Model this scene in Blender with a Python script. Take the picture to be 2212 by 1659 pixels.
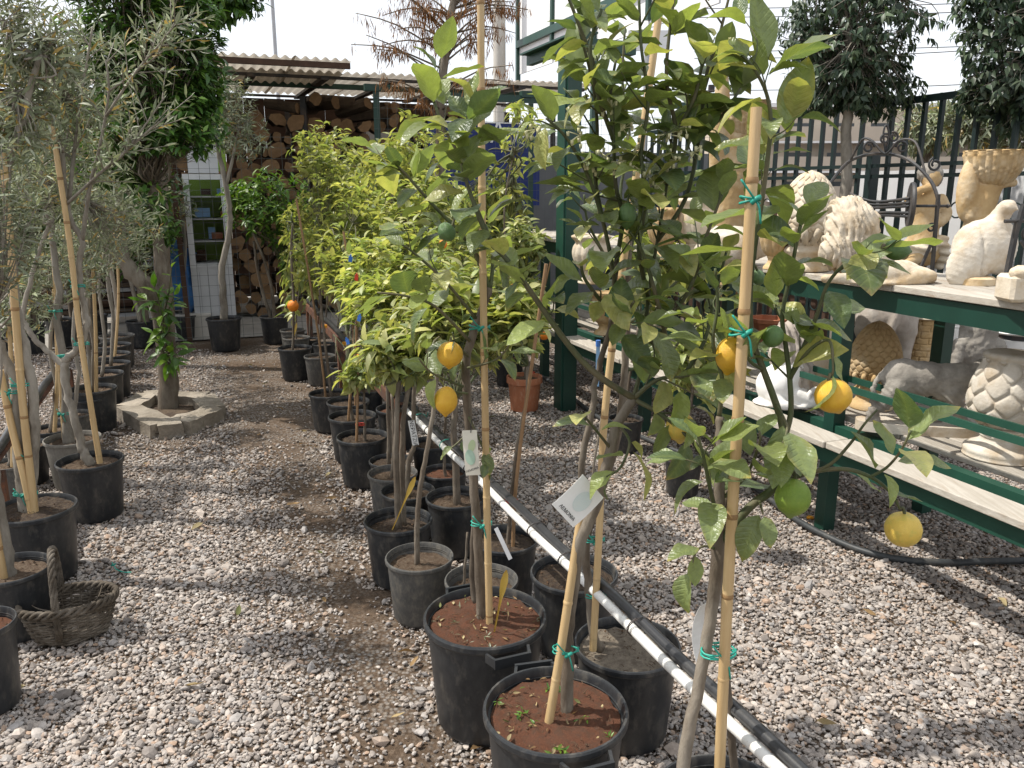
import bpy, bmesh, math, random
import numpy as np
from mathutils import Vector, Matrix, noise as mnoise
R = math.radians
random.seed(7); rng = np.random.default_rng(11)
sc = bpy.context.scene
for o in list(bpy.data.objects): bpy.data.objects.remove(o)
COL = sc.collection

# ------------------------------------------------------------------ camera
FPX, CX, CY, PITCH, EYE = 1750.0, 1106.0, 829.5, R(13.5), 1.6   # pixel units of a 2212 x 1659 picture
cd = bpy.data.cameras.new('camera'); cam = bpy.data.objects.new('camera', cd); COL.objects.link(cam)
cam.location = (0, 0, EYE); cam.rotation_euler = (R(90) - PITCH, 0, 0)
cd.sensor_fit = 'HORIZONTAL'; cd.sensor_width = 36; cd.lens = 36 * FPX / 2212; cd.clip_end = 600; cd.clip_start = .05
sc.camera = cam
# ------------------------------------------------------------------ sky and sun
SUN_AZ = math.atan2(-.98, .12)        # direction towards the sun, from +Y clockwise
SUN_EL = R(57)
w = bpy.data.worlds.new('World'); sc.world = w; w.use_nodes = True
nt = w.node_tree; bg = nt.nodes['Background']
sky = nt.nodes.new('ShaderNodeTexSky'); sky.sky_type = 'NISHITA'; sky.sun_disc = False
sky.sun_elevation = SUN_EL; sky.sun_rotation = SUN_AZ
sky.air_density = 1.0; sky.dust_density = 2.0; sky.ozone_density = 1.0; sky.altitude = 0
# thin bright haze over the blue: the photograph's sky is almost white
cl = nt.nodes.new('ShaderNodeTexNoise'); cl.inputs['Scale'].default_value = 2.2; cl.inputs['Detail'].default_value = 6
cr_ = nt.nodes.new('ShaderNodeMapRange'); cr_.inputs[1].default_value = .3; cr_.inputs[2].default_value = .75; cr_.inputs[3].default_value = .72; cr_.inputs[4].default_value = .95
nt.links.new(cl.outputs[0], cr_.inputs[0])
mx = nt.nodes.new('ShaderNodeMix'); mx.data_type = 'RGBA'; mx.inputs[7].default_value = (6.3, 6.45, 6.7, 1)
nt.links.new(cr_.outputs[0], mx.inputs[0]); nt.links.new(sky.outputs[0], mx.inputs[6]); nt.links.new(mx.outputs[2], bg.inputs[0]); bg.inputs[1].default_value = 0.15
sd = bpy.data.lights.new('sun', 'SUN'); sun = bpy.data.objects.new('sun', sd); COL.objects.link(sun)
sd.energy = 4.2; sd.angle = R(.6); sd.color = (1, .95, .87)
sv = Vector((math.sin(SUN_AZ) * math.cos(SUN_EL), math.cos(SUN_AZ) * math.cos(SUN_EL), math.sin(SUN_EL)))
sun.rotation_euler = sv.to_track_quat('Z', 'Y').to_euler()
sun.location = (-3, 4, 12)
vs = sc.view_settings; vs.view_transform = 'Standard'; vs.look = 'None'; vs.gamma = 1; vs.exposure = 0.42

# ------------------------------------------------------------------ from picture to place
sp, cp = math.sin(PITCH), math.cos(PITCH)
def ray(x, y):
    a, b = (x - CX) / FPX, (CY - y) / FPX
    return Vector((a, cp + b * sp, -sp + b * cp))
def G(x, y, z=0.0):                    # where a line of sight meets the level z
    r = ray(x, y); t = (z - EYE) / r.z
    return Vector((r.x * t, r.y * t, z))
def W(x, y, Y):                        # where it is at the distance Y
    r = ray(x, y); t = Y / r.y
    return Vector((r.x * t, Y, EYE + r.z * t))
def pxm(Y, z=1.0):                     # metres for one picture unit at a distance
    return (Y * cp - (z - EYE) * sp) / FPX
TH = R(20.6)
Uax = Vector((-math.sin(TH), math.cos(TH), 0)); Vax = Vector((math.cos(TH), math.sin(TH), 0))
def UV(u, v, z=0): return Uax * u + Vax * v + Vector((0, 0, z))
def toUV(p): return p.dot(Uax), p.dot(Vax)

# ------------------------------------------------------------------ mesh helpers
def mkmesh(name, V, F, smooth=True, sharp=None):
    me = bpy.data.meshes.new(name)
    if isinstance(F, np.ndarray):
        V = np.asarray(V, dtype=np.float32); n, k = F.shape
        me.vertices.add(len(V)); me.vertices.foreach_set('co', V.ravel())
        me.loops.add(n * k); me.loops.foreach_set('vertex_index', F.astype(np.int32).ravel())
        me.polygons.add(n); me.polygons.foreach_set('loop_start', np.arange(0, n * k, k, dtype=np.int32))
        me.polygons.foreach_set('loop_total', np.full(n, k, dtype=np.int32))
        me.update(calc_edges=True); me.validate()
    else:
        me.from_pydata([tuple(v) for v in V], [], [tuple(f) for f in F]); me.update()
    if smooth: me.shade_smooth()
    if sharp: me.set_sharp_from_angle(angle=R(sharp))
    return me
def setcol(me, C):
    a = me.color_attributes.new('Col', 'FLOAT_COLOR', 'POINT')
    C = np.asarray(C, dtype=np.float32)
    if C.shape[1] == 3: C = np.concatenate([C, np.ones((len(C), 1), np.float32)], 1)
    a.data.foreach_set('color', C.ravel())
def link(name, data, parent=None, mat=None, loc=None):
    o = bpy.data.objects.new(name, data); COL.objects.link(o)
    if mat is not None and data is not None and not data.materials: data.materials.append(mat)
    if parent is not None: o.parent = parent
    if loc is not None: o.location = loc
    return o
def tag(o, label, cat, group=None):
    o['label'] = label; o['category'] = cat
    if group: o['group'] = group
    return o
def thing(name, label, cat, loc=(0, 0, 0), group=None, rz=0):
    o = link(name, None, None, None, Vector(loc)); o.rotation_euler = (0, 0, rz); o.empty_display_size = .1
    return tag(o, label, cat, group)
def struct(o): o['kind'] = 'structure'; return o
def stuff(o): o['kind'] = 'stuff'; return o
class B:
    """collects shapes into one mesh"""
    def __init__(s): s.V, s.F = [], []
    def add(s, V, F):
        n = len(s.V); s.V += [Vector(v) for v in V]; s.F += [tuple(i + n for i in f) for f in F]; return s
    def box(s, c, e, rz=0, m=None):
        x, y, z = e[0] / 2, e[1] / 2, e[2] / 2
        M = Matrix.Translation(Vector(c)) @ (m if m is not None else Matrix.Rotation(rz, 4, 'Z'))
        v = [M @ Vector(p) for p in ((-x,-y,-z),(x,-y,-z),(x,y,-z),(-x,y,-z),(-x,-y,z),(x,-y,z),(x,y,z),(-x,y,z))]
        return s.add(v, [(0,3,2,1),(4,5,6,7),(0,1,5,4),(1,2,6,5),(2,3,7,6),(3,0,4,7)])
    def bar(s, a, b, wd, h, up=(0, 0, 1)):         # a box beam between two points
        a, b = Vector(a), Vector(b); d = (b - a); L = d.length; d.normalize()
        sd_ = d.cross(Vector(up)); sd_ = sd_.normalized() if sd_.length > 1e-4 else Vector((1, 0, 0))
        u = sd_.cross(d)
        M = Matrix((sd_, d, u)).transposed().to_4x4()
        return s.box((a + b) / 2, (wd, L, h), m=M)
    def tube(s, pts, r, n=8, smooth=0, cap=True):
        V, F = tube(pts, r, n, smooth, cap); return s.add(V, F)
    def lathe(s, prof, n=24, c=(0, 0, 0)):
        V, F = lathe(prof, n); c = Vector(c); return s.add([Vector(v) + c for v in V], F)
    def mesh(s, name='m', smooth=False, sharp=None, org=None, bevel=0):
        V = s.V if org is None else [v - Vector(org) for v in s.V]
        me = mkmesh(name, V, s.F, smooth, sharp)
        if bevel:
            bm = bmesh.new(); bm.from_mesh(me)
            bmesh.ops.bevel(bm, geom=bm.edges[:], offset=bevel, segments=1, affect='EDGES', clamp_overlap=True)
            bm.to_mesh(me); bm.free()
        return me
    def obj(s, name, mat, parent=None, org=None, **k):
        return link(name, s.mesh(name, org=org, **k), parent, mat)
def crom(P, m):
    """smooth a poly line"""
    P = [Vector(p) for p in P]
    if m <= 1 or len(P) < 3: return P
    out = []
    for i in range(len(P) - 1):
        a, b, c, d = P[max(i - 1, 0)], P[i], P[i + 1], P[min(i + 2, len(P) - 1)]
        for k in range(m):
            t = k / m
            out.append(.5 * ((2 * b) + (c - a) * t + (2 * a - 5 * b + 4 * c - d) * t * t + (3 * b - a - 3 * c + d) * t ** 3))
    out.append(P[-1]); return out
def tube(P, r, n=8, smooth=0, cap=True):
    P0 = len(P); P = crom(P, smooth); N = len(P)
    if np.isscalar(r): r = [r, r]
    rr = np.interp(np.linspace(0, 1, N), np.linspace(0, 1, len(r)), r)
    V, F = [], []; pn = None
    for i in range(N):
        t = (P[min(i + 1, N - 1)] - P[max(i - 1, 0)]); t = t.normalized() if t.length > 1e-9 else Vector((0, 0, 1))
        if pn is None: pn = t.orthogonal().normalized()
        else:
            pn = pn - t * pn.dot(t); pn = pn.normalized() if pn.length > 1e-6 else t.orthogonal().normalized()
        bn = t.cross(pn)
        for k in range(n):
            a = 2 * math.pi * k / n; V.append(P[i] + (pn * math.cos(a) + bn * math.sin(a)) * rr[i])
    for i in range(N - 1):
        for k in range(n):
            k2 = (k + 1) % n; F.append((i * n + k, i * n + k2, (i + 1) * n + k2, (i + 1) * n + k))
    if cap:
        F.append(tuple(range(n - 1, -1, -1))); F.append(tuple((N - 1) * n + k for k in range(n)))
    return V, F
def lathe(prof, n=24, fn=None):
    V, F = [], []; m = len(prof)
    for j, (r, z) in enumerate(prof):
        for k in range(n):
            a = 2 * math.pi * k / n
            q = r + (fn(a, j / (m - 1), r, z) if fn else 0)
            V.append(Vector((q * math.cos(a), q * math.sin(a), z)))
    for j in range(m - 1):
        for k in range(n):
            k2 = (k + 1) % n; F.append((j * n + k, j * n + k2, (j + 1) * n + k2, (j + 1) * n + k))
    if prof[0][0] > 1e-5: F.append(tuple(range(n - 1, -1, -1)))
    if prof[-1][0] > 1e-5: F.append(tuple((m - 1) * n + k for k in range(n)))
    return V, F
def profile(pts, m):
    P = crom([(a, b, 0) for a, b in pts], m); return [(max(p.x, 0), p.y) for p in P]

# ------------------------------------------------------------------ materials
def newmat(name):
    m = bpy.data.materials.new(name); m.use_nodes = True
    return m, m.node_tree, m.node_tree.nodes['Principled BSDF']
def N(nt, t, **k):
    n = nt.nodes.new(t)
    for a, b in k.items():
        if a.startswith('i_'):
            key = a[2:]; n.inputs[int(key) if key.isdigit() else key].default_value = b
        else: setattr(n, a, b)
    return n
def ramp(nt, stops, src):
    n = nt.nodes.new('ShaderNodeValToRGB'); e = n.color_ramp.elements
    while len(e) < len(stops): e.new(.5)
    for i, (p, c) in enumerate(stops):
        e[i].position = p; e[i].color = (*c, 1) if len(c) == 3 else c
    nt.links.new(src, n.inputs[0]); return n.outputs[0]
def mix(nt, a, b, f, bt='MIX'):
    n = nt.nodes.new('ShaderNodeMix'); n.data_type = 'RGBA'; n.blend_type = bt
    for s, v in ((6, a), (7, b), (0, f)):
        if hasattr(v, 'node'): nt.links.new(v, n.inputs[s])
        else: n.inputs[s].default_value = (*v, 1) if isinstance(v, tuple) and len(v) == 3 else v
    return n.outputs[2]
def coords(nt, mode='Object', scale=(1, 1, 1)):
    t = nt.nodes.new('ShaderNodeTexCoord'); m = nt.nodes.new('ShaderNodeMapping'); m.inputs['Scale'].default_value = scale
    nt.links.new(t.outputs[mode], m.inputs[0]); return m.outputs[0]
def M(name, c1, c2=None, scale=20, rough=.7, bump=.2, detail=5, stretch=(1, 1, 1), spec=.4, metal=0, c3=None, s3=4, t3=(.45, .62), dist=.01, b2=None, coat=0):
    """a noise-mottled surface: two tones, an optional third in larger patches, and fine relief"""
    m, nt, p = newmat(name); L = nt.links; co = coords(nt, 'Object', stretch)
    n1 = N(nt, 'ShaderNodeTexNoise', i_Scale=scale, i_Detail=detail, i_Roughness=.65); L.new(co, n1.inputs[0])
    c = ramp(nt, [(.32, c1), (.68, c2 or tuple(x * .7 for x in c1))], n1.outputs[0])
    if c3:
        n2 = N(nt, 'ShaderNodeTexNoise', i_Scale=s3, i_Detail=6, i_Roughness=.7); L.new(co, n2.inputs[0])
        f = ramp(nt, [(t3[0], (0, 0, 0)), (t3[1], (1, 1, 1))], n2.outputs[0]); c = mix(nt, c, c3, f)
    oi = N(nt, 'ShaderNodeObjectInfo'); v = N(nt, 'ShaderNodeMapRange', i_3=.88, i_4=1.1); L.new(oi.outputs['Random'], v.inputs[0])
    cc = N(nt, 'ShaderNodeCombineColor')
    for i in range(3): L.new(v.outputs[0], cc.inputs[i])
    c = mix(nt, c, cc.outputs[0], 1.0, 'MULTIPLY')
    L.new(c, p.inputs['Base Color']); p.inputs['Roughness'].default_value = rough
    p.inputs['Specular IOR Level'].default_value = spec; p.inputs['Metallic'].default_value = metal
    p.inputs['Coat Weight'].default_value = coat
    if bump:
        n3 = N(nt, 'ShaderNodeTexNoise', i_Scale=b2 or scale * 2.5, i_Detail=6, i_Roughness=.7); L.new(co, n3.inputs[0])
        b = N(nt, 'ShaderNodeBump', i_Strength=bump, i_Distance=dist); L.new(n3.outputs[0], b.inputs['Height']); L.new(b.outputs[0], p.inputs['Normal'])
    return m
def leafmat(name, trans=.32, rough=.42, spec=.5, tint=(1.0, 1.05, .45), tgain=1.5, nscale=60, vary=.25, veins=False):
    """leaf: colour from the leaf's own vertex colours, light coming through the blade"""
    m, nt, p = newmat(name); L = nt.links
    a = N(nt, 'ShaderNodeVertexColor', layer_name='Col')
    co = coords(nt, 'Object'); n1 = N(nt, 'ShaderNodeTexNoise', i_Scale=nscale, i_Detail=3); L.new(co, n1.inputs[0])
    f = ramp(nt, [(.3, (.80, .80, .80)), (.75, (1.12, 1.12, 1.05))], n1.outputs[0])
    c = mix(nt, a.outputs[0], f, 1.0, 'MULTIPLY')
    oi = N(nt, 'ShaderNodeObjectInfo'); v = N(nt, 'ShaderNodeMapRange', i_3=1 - vary, i_4=1 + vary); L.new(oi.outputs['Random'], v.inputs[0])
    cc = N(nt, 'ShaderNodeCombineColor')
    for i in range(3): L.new(v.outputs[0], cc.inputs[i])
    c = mix(nt, c, cc.outputs[0], 1.0, 'MULTIPLY')
    hsrc = n1.outputs[0]
    if veins:                                   # side veins slanting off the midrib, in the leaf's own space
        def mt(op, a, b=None):
            n = N(nt, 'ShaderNodeMath', operation=op)
            for i, v_ in enumerate((a, b)):
                if v_ is None: continue
                if hasattr(v_, 'node'): L.new(v_, n.inputs[i])
                else: n.inputs[i].default_value = v_
            return n.outputs[0]
        sx = N(nt, 'ShaderNodeSeparateXYZ'); L.new(co, sx.inputs[0])
        ax = mt('ABSOLUTE', sx.outputs[0]); ph = mt('MULTIPLY', mt('SUBTRACT', sx.outputs[1], mt('MULTIPLY', ax, .75)), 62.0)
        vn = mt('POWER', mt('ADD', mt('MULTIPLY', mt('SINE', ph), .5), .5), 7.0); rib = mt('LESS_THAN', ax, .009); vv = mt('MAXIMUM', mt('MULTIPLY', vn, .5), rib)
        c = mix(nt, c, (.30, .33, .13), mt('MULTIPLY', vv, .13)); hsrc = mt('SUBTRACT', n1.outputs[0], mt('MULTIPLY', vv, .30))
    L.new(c, p.inputs['Base Color']); p.inputs['Roughness'].default_value = rough; p.inputs['Specular IOR Level'].default_value = spec
    t = N(nt, 'ShaderNodeBsdfTranslucent'); tc = mix(nt, c, tuple(x * tgain for x in tint), 1.0, 'MULTIPLY'); L.new(tc, t.inputs[0])
    ms = N(nt, 'ShaderNodeMixShader', i_0=trans); L.new(p.outputs[0], ms.inputs[1]); L.new(t.outputs[0], ms.inputs[2])
    L.new(ms.outputs[0], nt.nodes['Material Output'].inputs[0])
    b = N(nt, 'ShaderNodeBump', i_Strength=.35, i_Distance=.002 if not veins else .02); L.new(hsrc, b.inputs['Height']); L.new(b.outputs[0], p.inputs['Normal'])
    return m
m_citrus = leafmat('citrus_leaf_green', .34, .40, .55)
m_lemonleaf = leafmat('lemon_leaf_veined', .36, .36, .6, nscale=5, veins=True)
m_far = leafmat('distant_leaf_green', .18, .45, .45, nscale=8)
m_olive = leafmat('olive_leaf_grey_green', .22, .55, .35, tint=(1, 1.02, .8))
m_dry = leafmat('dry_leaf_brown', .2, .8, .2, tint=(1, .9, .6))
m_bark = M('bark_grey_brown', (.16, .125, .09), (.075, .058, .042), 30, .85, .6, stretch=(1, 1, .35), c3=(.22, .19, .15), s3=9, dist=.006)
m_bark_olive = M('bark_olive_grey', (.25, .225, .185), (.14, .12, .095), 25, .88, .5, stretch=(1, 1, .4), c3=(.31, .28, .235), s3=7, dist=.005)
m_stem = M('stem_green', (.085, .11, .04), (.05, .06, .025), 40, .6, .3, stretch=(1, 1, .4), c3=(.13, .11, .06), s3=12)
m_bamboo = M('bamboo_tan', (.55, .40, .21), (.42, .28, .13), 14, .42, .12, stretch=(4, 4, .35), c3=(.30, .18, .08), s3=5, t3=(.60, .78), spec=.5)
m_bnode = M('bamboo_ring', (.33, .20, .09), (.24, .14, .06), 30, .6, .2)
m_cane = M('cane_brown', (.33, .20, .10), (.20, .115, .055), 25, .6, .2, stretch=(1, 1, .3))
m_pot = M('plastic_black_dusty', (.016, .018, .021), (.030, .032, .034), 9, .42, .05, c3=(.115, .105, .09), s3=3.2, t3=(.50, .78), spec=.45, dist=.002)
m_potg = M('plastic_grey_dusty', (.085, .083, .078), (.06, .06, .058), 14, .6, .06, c3=(.16, .145, .12), s3=6, t3=(.45, .75))
m_potgb = M('plastic_beige_grey', (.20, .185, .16), (.15, .14, .12), 14, .65, .06, c3=(.11, .10, .085), s3=6, t3=(.5, .75))
m_terra = M('terracotta_orange', (.40, .155, .075), (.33, .12, .06), 20, .75, .15, c3=(.45, .26, .17), s3=5, t3=(.52, .75))
m_soil_red = M('soil_red', (.20, .078, .038), (.12, .047, .025), 38, .95, .9, c3=(.12, .06, .035), s3=9, dist=.012)
m_soil_dark = M('soil_dark', (.075, .05, .034), (.035, .024, .017), 50, .95, .9, c3=(.12, .085, .055), s3=8, dist=.012)
m_soil_brown = M('soil_brown', (.14, .092, .058), (.08, .05, .032), 50, .95, .9, c3=(.19, .14, .095), s3=8, dist=.012)
m_soil_pale = M('soil_pale_cracked', (.30, .25, .19), (.21, .175, .13), 40, .95, .8, c3=(.15, .12, .09), s3=7, dist=.012)
m_tie = M('tie_green_plastic', (.02, .32, .24), (.015, .24, .18), 30, .45, .05, spec=.5)
m_red = M('tape_red', (.55, .05, .025), (.45, .04, .02), 20, .5, .05)
m_blue = M('tag_blue_plastic', (.05, .18, .55), (.04, .14, .45), 20, .4, .02)
m_lblue = M('label_pale_blue', (.25, .45, .72), (.22, .40, .66), 20, .45, .02)
m_orangetag = M('clip_orange', (.75, .33, .02), (.65, .27, .02), 20, .5, .02)
m_paper = M('card_white', (.82, .82, .80), (.74, .74, .72), 15, .55, .02)
m_card2 = M('card_cream', (.62, .59, .50), (.55, .52, .44), 15, .55, .02)
m_ink = M('ink_black', (.02, .02, .022), (.03, .03, .032), 15, .7, 0)
m_gold = M('label_yellow_plastic', (.62, .43, .09), (.52, .34, .06), 20, .38, .04, spec=.6)
m_green = M('paint_dark_green', (.010, .052, .036), (.008, .040, .028), 8, .42, .06, c3=(.03, .07, .05), s3=14, t3=(.62, .78), spec=.5, dist=.002)
m_green_worn = M('paint_green_worn', (.014, .070, .045), (.011, .055, .036), 8, .5, .1, c3=(.20, .10, .05), s3=6, t3=(.66, .74), spec=.4, dist=.002)
m_rust = M('steel_rusty', (.19, .075, .035), (.10, .045, .025), 25, .8, .4, c3=(.06, .045, .04), s3=6)
m_white = M('pipe_white_grimy', (.74, .73, .70), (.66, .65, .61), 12, .5, .1, c3=(.30, .24, .17), s3=26, t3=(.60, .72))
m_black = M('hose_black', (.018, .019, .021), (.028, .028, .03), 10, .36, .05, c3=(.06, .058, .055), s3=9, t3=(.5, .75), spec=.55)
m_hose = M('hose_grey_dusty', (.045, .05, .052), (.03, .032, .034), 20, .5, .1, c3=(.12, .11, .095), s3=9, t3=(.52, .75))
# ------------------------------------------------------------------ ground
def ground_material():
    m, nt, p = newmat('ground_earth_and_fine_gravel'); L = nt.links; co = coords(nt, 'Object')
    big = N(nt, 'ShaderNodeTexNoise', i_Scale=1.1, i_Detail=7, i_Roughness=.65); L.new(co, big.inputs[0])
    fine = N(nt, 'ShaderNodeTexNoise', i_Scale=70, i_Detail=5, i_Roughness=.7); L.new(co, fine.inputs[0])
    vor = N(nt, 'ShaderNodeTexVoronoi', i_Scale=62, i_Randomness=1); L.new(co, vor.inputs[0])
    dirt = ramp(nt, [(.3, (.055, .037, .024)), (.55, (.115, .08, .054)), (.75, (.20, .15, .11))], fine.outputs[0])
    st = ramp(nt, [(0, (.16, .135, .11)), (.35, (.30, .265, .225)), (.7, (.24, .225, .21)), (1, (.44, .40, .35))], vor.outputs['Color'])
    hole = ramp(nt, [(.25, (1, 1, 1)), (.62, (0, 0, 0))], vor.outputs['Distance'])
    dens = ramp(nt, [(.40, (0, 0, 0)), (.56, (1, 1, 1))], big.outputs[0])
    f = mix(nt, hole, dens, 1.0, 'MULTIPLY')
    L.new(mix(nt, dirt, st, f), p.inputs['Base Color']); p.inputs['Roughness'].default_value = .95; p.inputs['Specular IOR Level'].default_value = .2
    hgt = mix(nt, fine.outputs[0], f, .55, 'ADD')
    b = N(nt, 'ShaderNodeBump', i_Strength=.9, i_Distance=.012); L.new(hgt, b.inputs['Height']); L.new(b.outputs[0], p.inputs['Normal'])
    return m
def build_ground():
    xs = np.concatenate([[-250, -80, -30], np.arange(-9, 9.01, .12), [30, 80, 250]])
    ys = np.concatenate([[-60, -15], np.arange(-1, 14.01, .12), [30, 80, 300]])
    X, Y = np.meshgrid(xs, ys); Z = np.zeros_like(X)
    near = (abs(X) < 9) & (Y > -1) & (Y < 14)
    for i in range(X.shape[0]):
        for j in range(X.shape[1]):
            if near[i, j]: Z[i, j] = mnoise.noise(Vector((X[i, j] * .9, Y[i, j] * .9, 3.1))) * .012 + mnoise.noise(Vector((X[i, j] * 4, Y[i, j] * 4, 1))) * .004 - .010
            else: Z[i, j] = -.01
    V = np.stack([X, Y, Z], -1).reshape(-1, 3); nx = len(xs)
    idx = np.arange(len(V)).reshape(X.shape)
    F = np.stack([idx[:-1, :-1], idx[:-1, 1:], idx[1:, 1:], idx[1:, :-1]], -1).reshape(-1, 4)
    o = link('ground', mkmesh('ground', V, F), None, ground_material()); struct(o)
    o['label'] = 'earth ground under the gravel of the nursery yard'
build_ground()
# where the loose gravel lies thick (1) and where bare earth shows (0)
ROWV = 0.0
def gravel_amount(x, y):
    u, v = x * Uax.x + y * Uax.y, x * Vax.x + y * Vax.y
    n = mnoise.noise(Vector((x * 1.3, y * 1.3, 5))) * .5 + mnoise.noise(Vector((x * 3.5, y * 3.5, 9))) * .35
    a = 1.12 + n * .75
    dl = v - GV_ROW                     # dark soil along the path side of the middle row of pots
    if -.8 < dl < .3: a -= max(0, 1.0 * (1 - abs(dl + .17) / .50)) * (1.15 + 1.3 * n)
    if v < GV_LEFT + .25: a -= .45
    if u > 5.2 and v < 1.0: a -= .55     # bare earth in the far part of the path
    return a
def build_gravel(n_try=430000):
    pc = bpy.data.collections.new('pebble_shapes')
    protos = []
    for k in range(7):
        bm = bmesh.new(); bmesh.ops.create_icosphere(bm, subdivisions=1 if k < 5 else 2, radius=.5)
        s = Vector((1, random.uniform(.6, .9), random.uniform(.38, .6)))
        for v in bm.verts:
            q = 1 + random.uniform(-.24, .22) if k < 5 else 1 + .25 * mnoise.noise(v.co * 3 + Vector((k, 0, 0)))
            v.co = Vector((v.co.x * s.x, v.co.y * s.y, v.co.z * s.z)) * q
        me = bpy.data.meshes.new('pebble'); bm.to_mesh(me); bm.free()
        me.materials.append(m_pebble); ob = bpy.data.objects.new('pebble_shape', me); pc.objects.link(ob); protos.append(ob)
    P, Rr, S, I = [], [], [], []
    Ymin, Ymax = 1.05, 8.2
    for i in range(n_try):
        # denser close by, thinning out with distance, over the ground in and around the view
        t = rng.random(); y = Ymin + (Ymax - Ymin) * t ** 1.35
        hw = .78 * y + .55; x = rng.uniform(-hw, hw)
        if rng.random() > min(1.0, (hw / 4.5) * (2.6 / y) ** .3 * 1.35): continue
        g = gravel_amount(x, y)
        if rng.random() > g: 
            if rng.random() > .06: continue
        s = float(np.clip(rng.lognormal(math.log(.0138), .36), .006, .038))
        if rng.random() < .004: s = rng.uniform(.035, .06)
        z = mnoise.noise(Vector((x * .9, y * .9, 3.1))) * .012 - .010 + rng.uniform(.0, .008)
        P.append((x, y, z + s * .12)); S.append(s); I.append(int(rng.integers(0, 7)))
        Rr.append((rng.normal(0, .35), rng.normal(0, .35), rng.uniform(0, 6.28)))
    me = bpy.data.meshes.new('gravel'); me.vertices.add(len(P)); me.vertices.foreach_set('co', np.array(P, np.float32).ravel())
    a = me.attributes.new('rot', 'FLOAT_VECTOR', 'POINT'); a.data.foreach_set('vector', np.array(Rr, np.float32).ravel())
    a = me.attributes.new('scl', 'FLOAT', 'POINT'); a.data.foreach_set('value', np.array(S, np.float32))
    a = me.attributes.new('idx', 'INT', 'POINT'); a.data.foreach_set('value', np.array(I, np.int32))
    o = link('gravel', me, None, m_pebble); stuff(o); tag(o, 'loose pale grey and tan gravel covering the yard', 'gravel')
    ng = bpy.data.node_groups.new('scatter_pebbles', 'GeometryNodeTree')
    ng.interface.new_socket('Geometry', in_out='INPUT', socket_type='NodeSocketGeometry')
    ng.interface.new_socket('Geometry', in_out='OUTPUT', socket_type='NodeSocketGeometry')
    gi = ng.nodes.new('NodeGroupInput'); go = ng.nodes.new('NodeGroupOutput')
    ci = ng.nodes.new('GeometryNodeCollectionInfo'); ci.inputs[0].default_value = pc; ci.inputs['Separate Children'].default_value = True; ci.inputs['Reset Children'].default_value = True
    ip = ng.nodes.new('GeometryNodeInstanceOnPoints'); ip.inputs['Pick Instance'].default_value = True
    def na(nm, tp):
        n = ng.nodes.new('GeometryNodeInputNamedAttribute'); n.data_type = tp; n.inputs[0].default_value = nm; return n.outputs[0]
    l = ng.links; l.new(gi.outputs[0], ip.inputs['Points']); l.new(ci.outputs[0], ip.inputs['Instance'])
    l.new(na('idx', 'INT'), ip.inputs['Instance Index']); l.new(na('rot', 'FLOAT_VECTOR'), ip.inputs['Rotation']); l.new(na('scl', 'FLOAT'), ip.inputs['Scale'])
    l.new(ip.outputs[0], go.inputs[0])
    md = o.modifiers.new('scatter', 'NODES'); md.node_group = ng
    print('PEBBLES', len(P))
def pebble_material():
    m, nt, p = newmat('pebble_limestone'); L = nt.links
    oi = N(nt, 'ShaderNodeObjectInfo'); co = coords(nt, 'Object')
    n = N(nt, 'ShaderNodeTexNoise', i_Scale=3, i_Detail=4); L.new(co, n.inputs[0])
    c = ramp(nt, [(0, (.16, .14, .125)), (.2, (.28, .245, .22)), (.45, (.38, .33, .285)), (.62, (.32, .30, .285)), (.78, (.46, .41, .365)), (.9, (.34, .235, .165)), (1, (.55, .515, .475))], oi.outputs['Random'])
    v = ramp(nt, [(.3, (.8, .8, .8)), (.7, (1.1, 1.1, 1.1))], n.outputs[0])
    L.new(mix(nt, c, v, 1.0, 'MULTIPLY'), p.inputs['Base Color']); p.inputs['Roughness'].default_value = .85; p.inputs['Specular IOR Level'].default_value = .3
    return m
m_pebble = pebble_material()

# ------------------------------------------------------------------ leaves
def leaf_arr(nseg, ncr, wid, fold, curl, wave, c_base, c_edge, edge, c_rib=None, tip=.25, shape=.85, seed=0, twist=0):
    """one leaf of unit length along +y: vertices, faces, colours"""
    r = random.Random(seed); V, C, F = [], [], []
    ph = r.uniform(0, 6)
    for i in range(nseg + 1):
        s = i / nseg
        wv = wid * (math.sin(math.pi * min(1, s ** shape)) ** .7) * (1 - tip * s * s) if 0 < s < 1 else wid * .02
        ang = curl * s; yy = math.sin(ang) / curl if abs(curl) > .01 else s; zz = (1 - math.cos(ang)) / curl * -1 if abs(curl) > .01 else 0
        for j in range(ncr + 1):
            q = j / ncr * 2 - 1
            x = wv * q * .5; z = zz + abs(q) * wv * .5 * fold + wave * math.sin(s * 9 + ph + (2 if q > 0 else 0)) * abs(q) * wv
            tw = twist * s; x, z = x * math.cos(tw), z + x * math.sin(tw)
            V.append((x, yy, z))
            e = max(0, min(1, (max(abs(q) ** 3 * .8, s ** 2.2) - (1 - edge)) / .35 + r.uniform(-.22, .22))) if edge > 0 else 0
            c = [a * (1 - e) + b * e for a, b in zip(c_base, c_edge)]
            if c_rib and abs(q) < .01: c = [a * .6 + b * .4 for a, b in zip(c, c_rib)]
            C.append(c)
    n = ncr + 1
    for i in range(nseg):
        for j in range(ncr): F.append((i * n + j, i * n + j + 1, (i + 1) * n + j + 1, (i + 1) * n + j))
    return np.array(V, np.float32), np.array(F, np.int32), np.array(C, np.float32)
GD, GM, GY, GL = (.105, .150, .072), (.185, .230, .100), (.390, .385, .150), (.255, .305, .105)
YE, BR = (.50, .37, .07), (.34, .24, .10)
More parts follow.
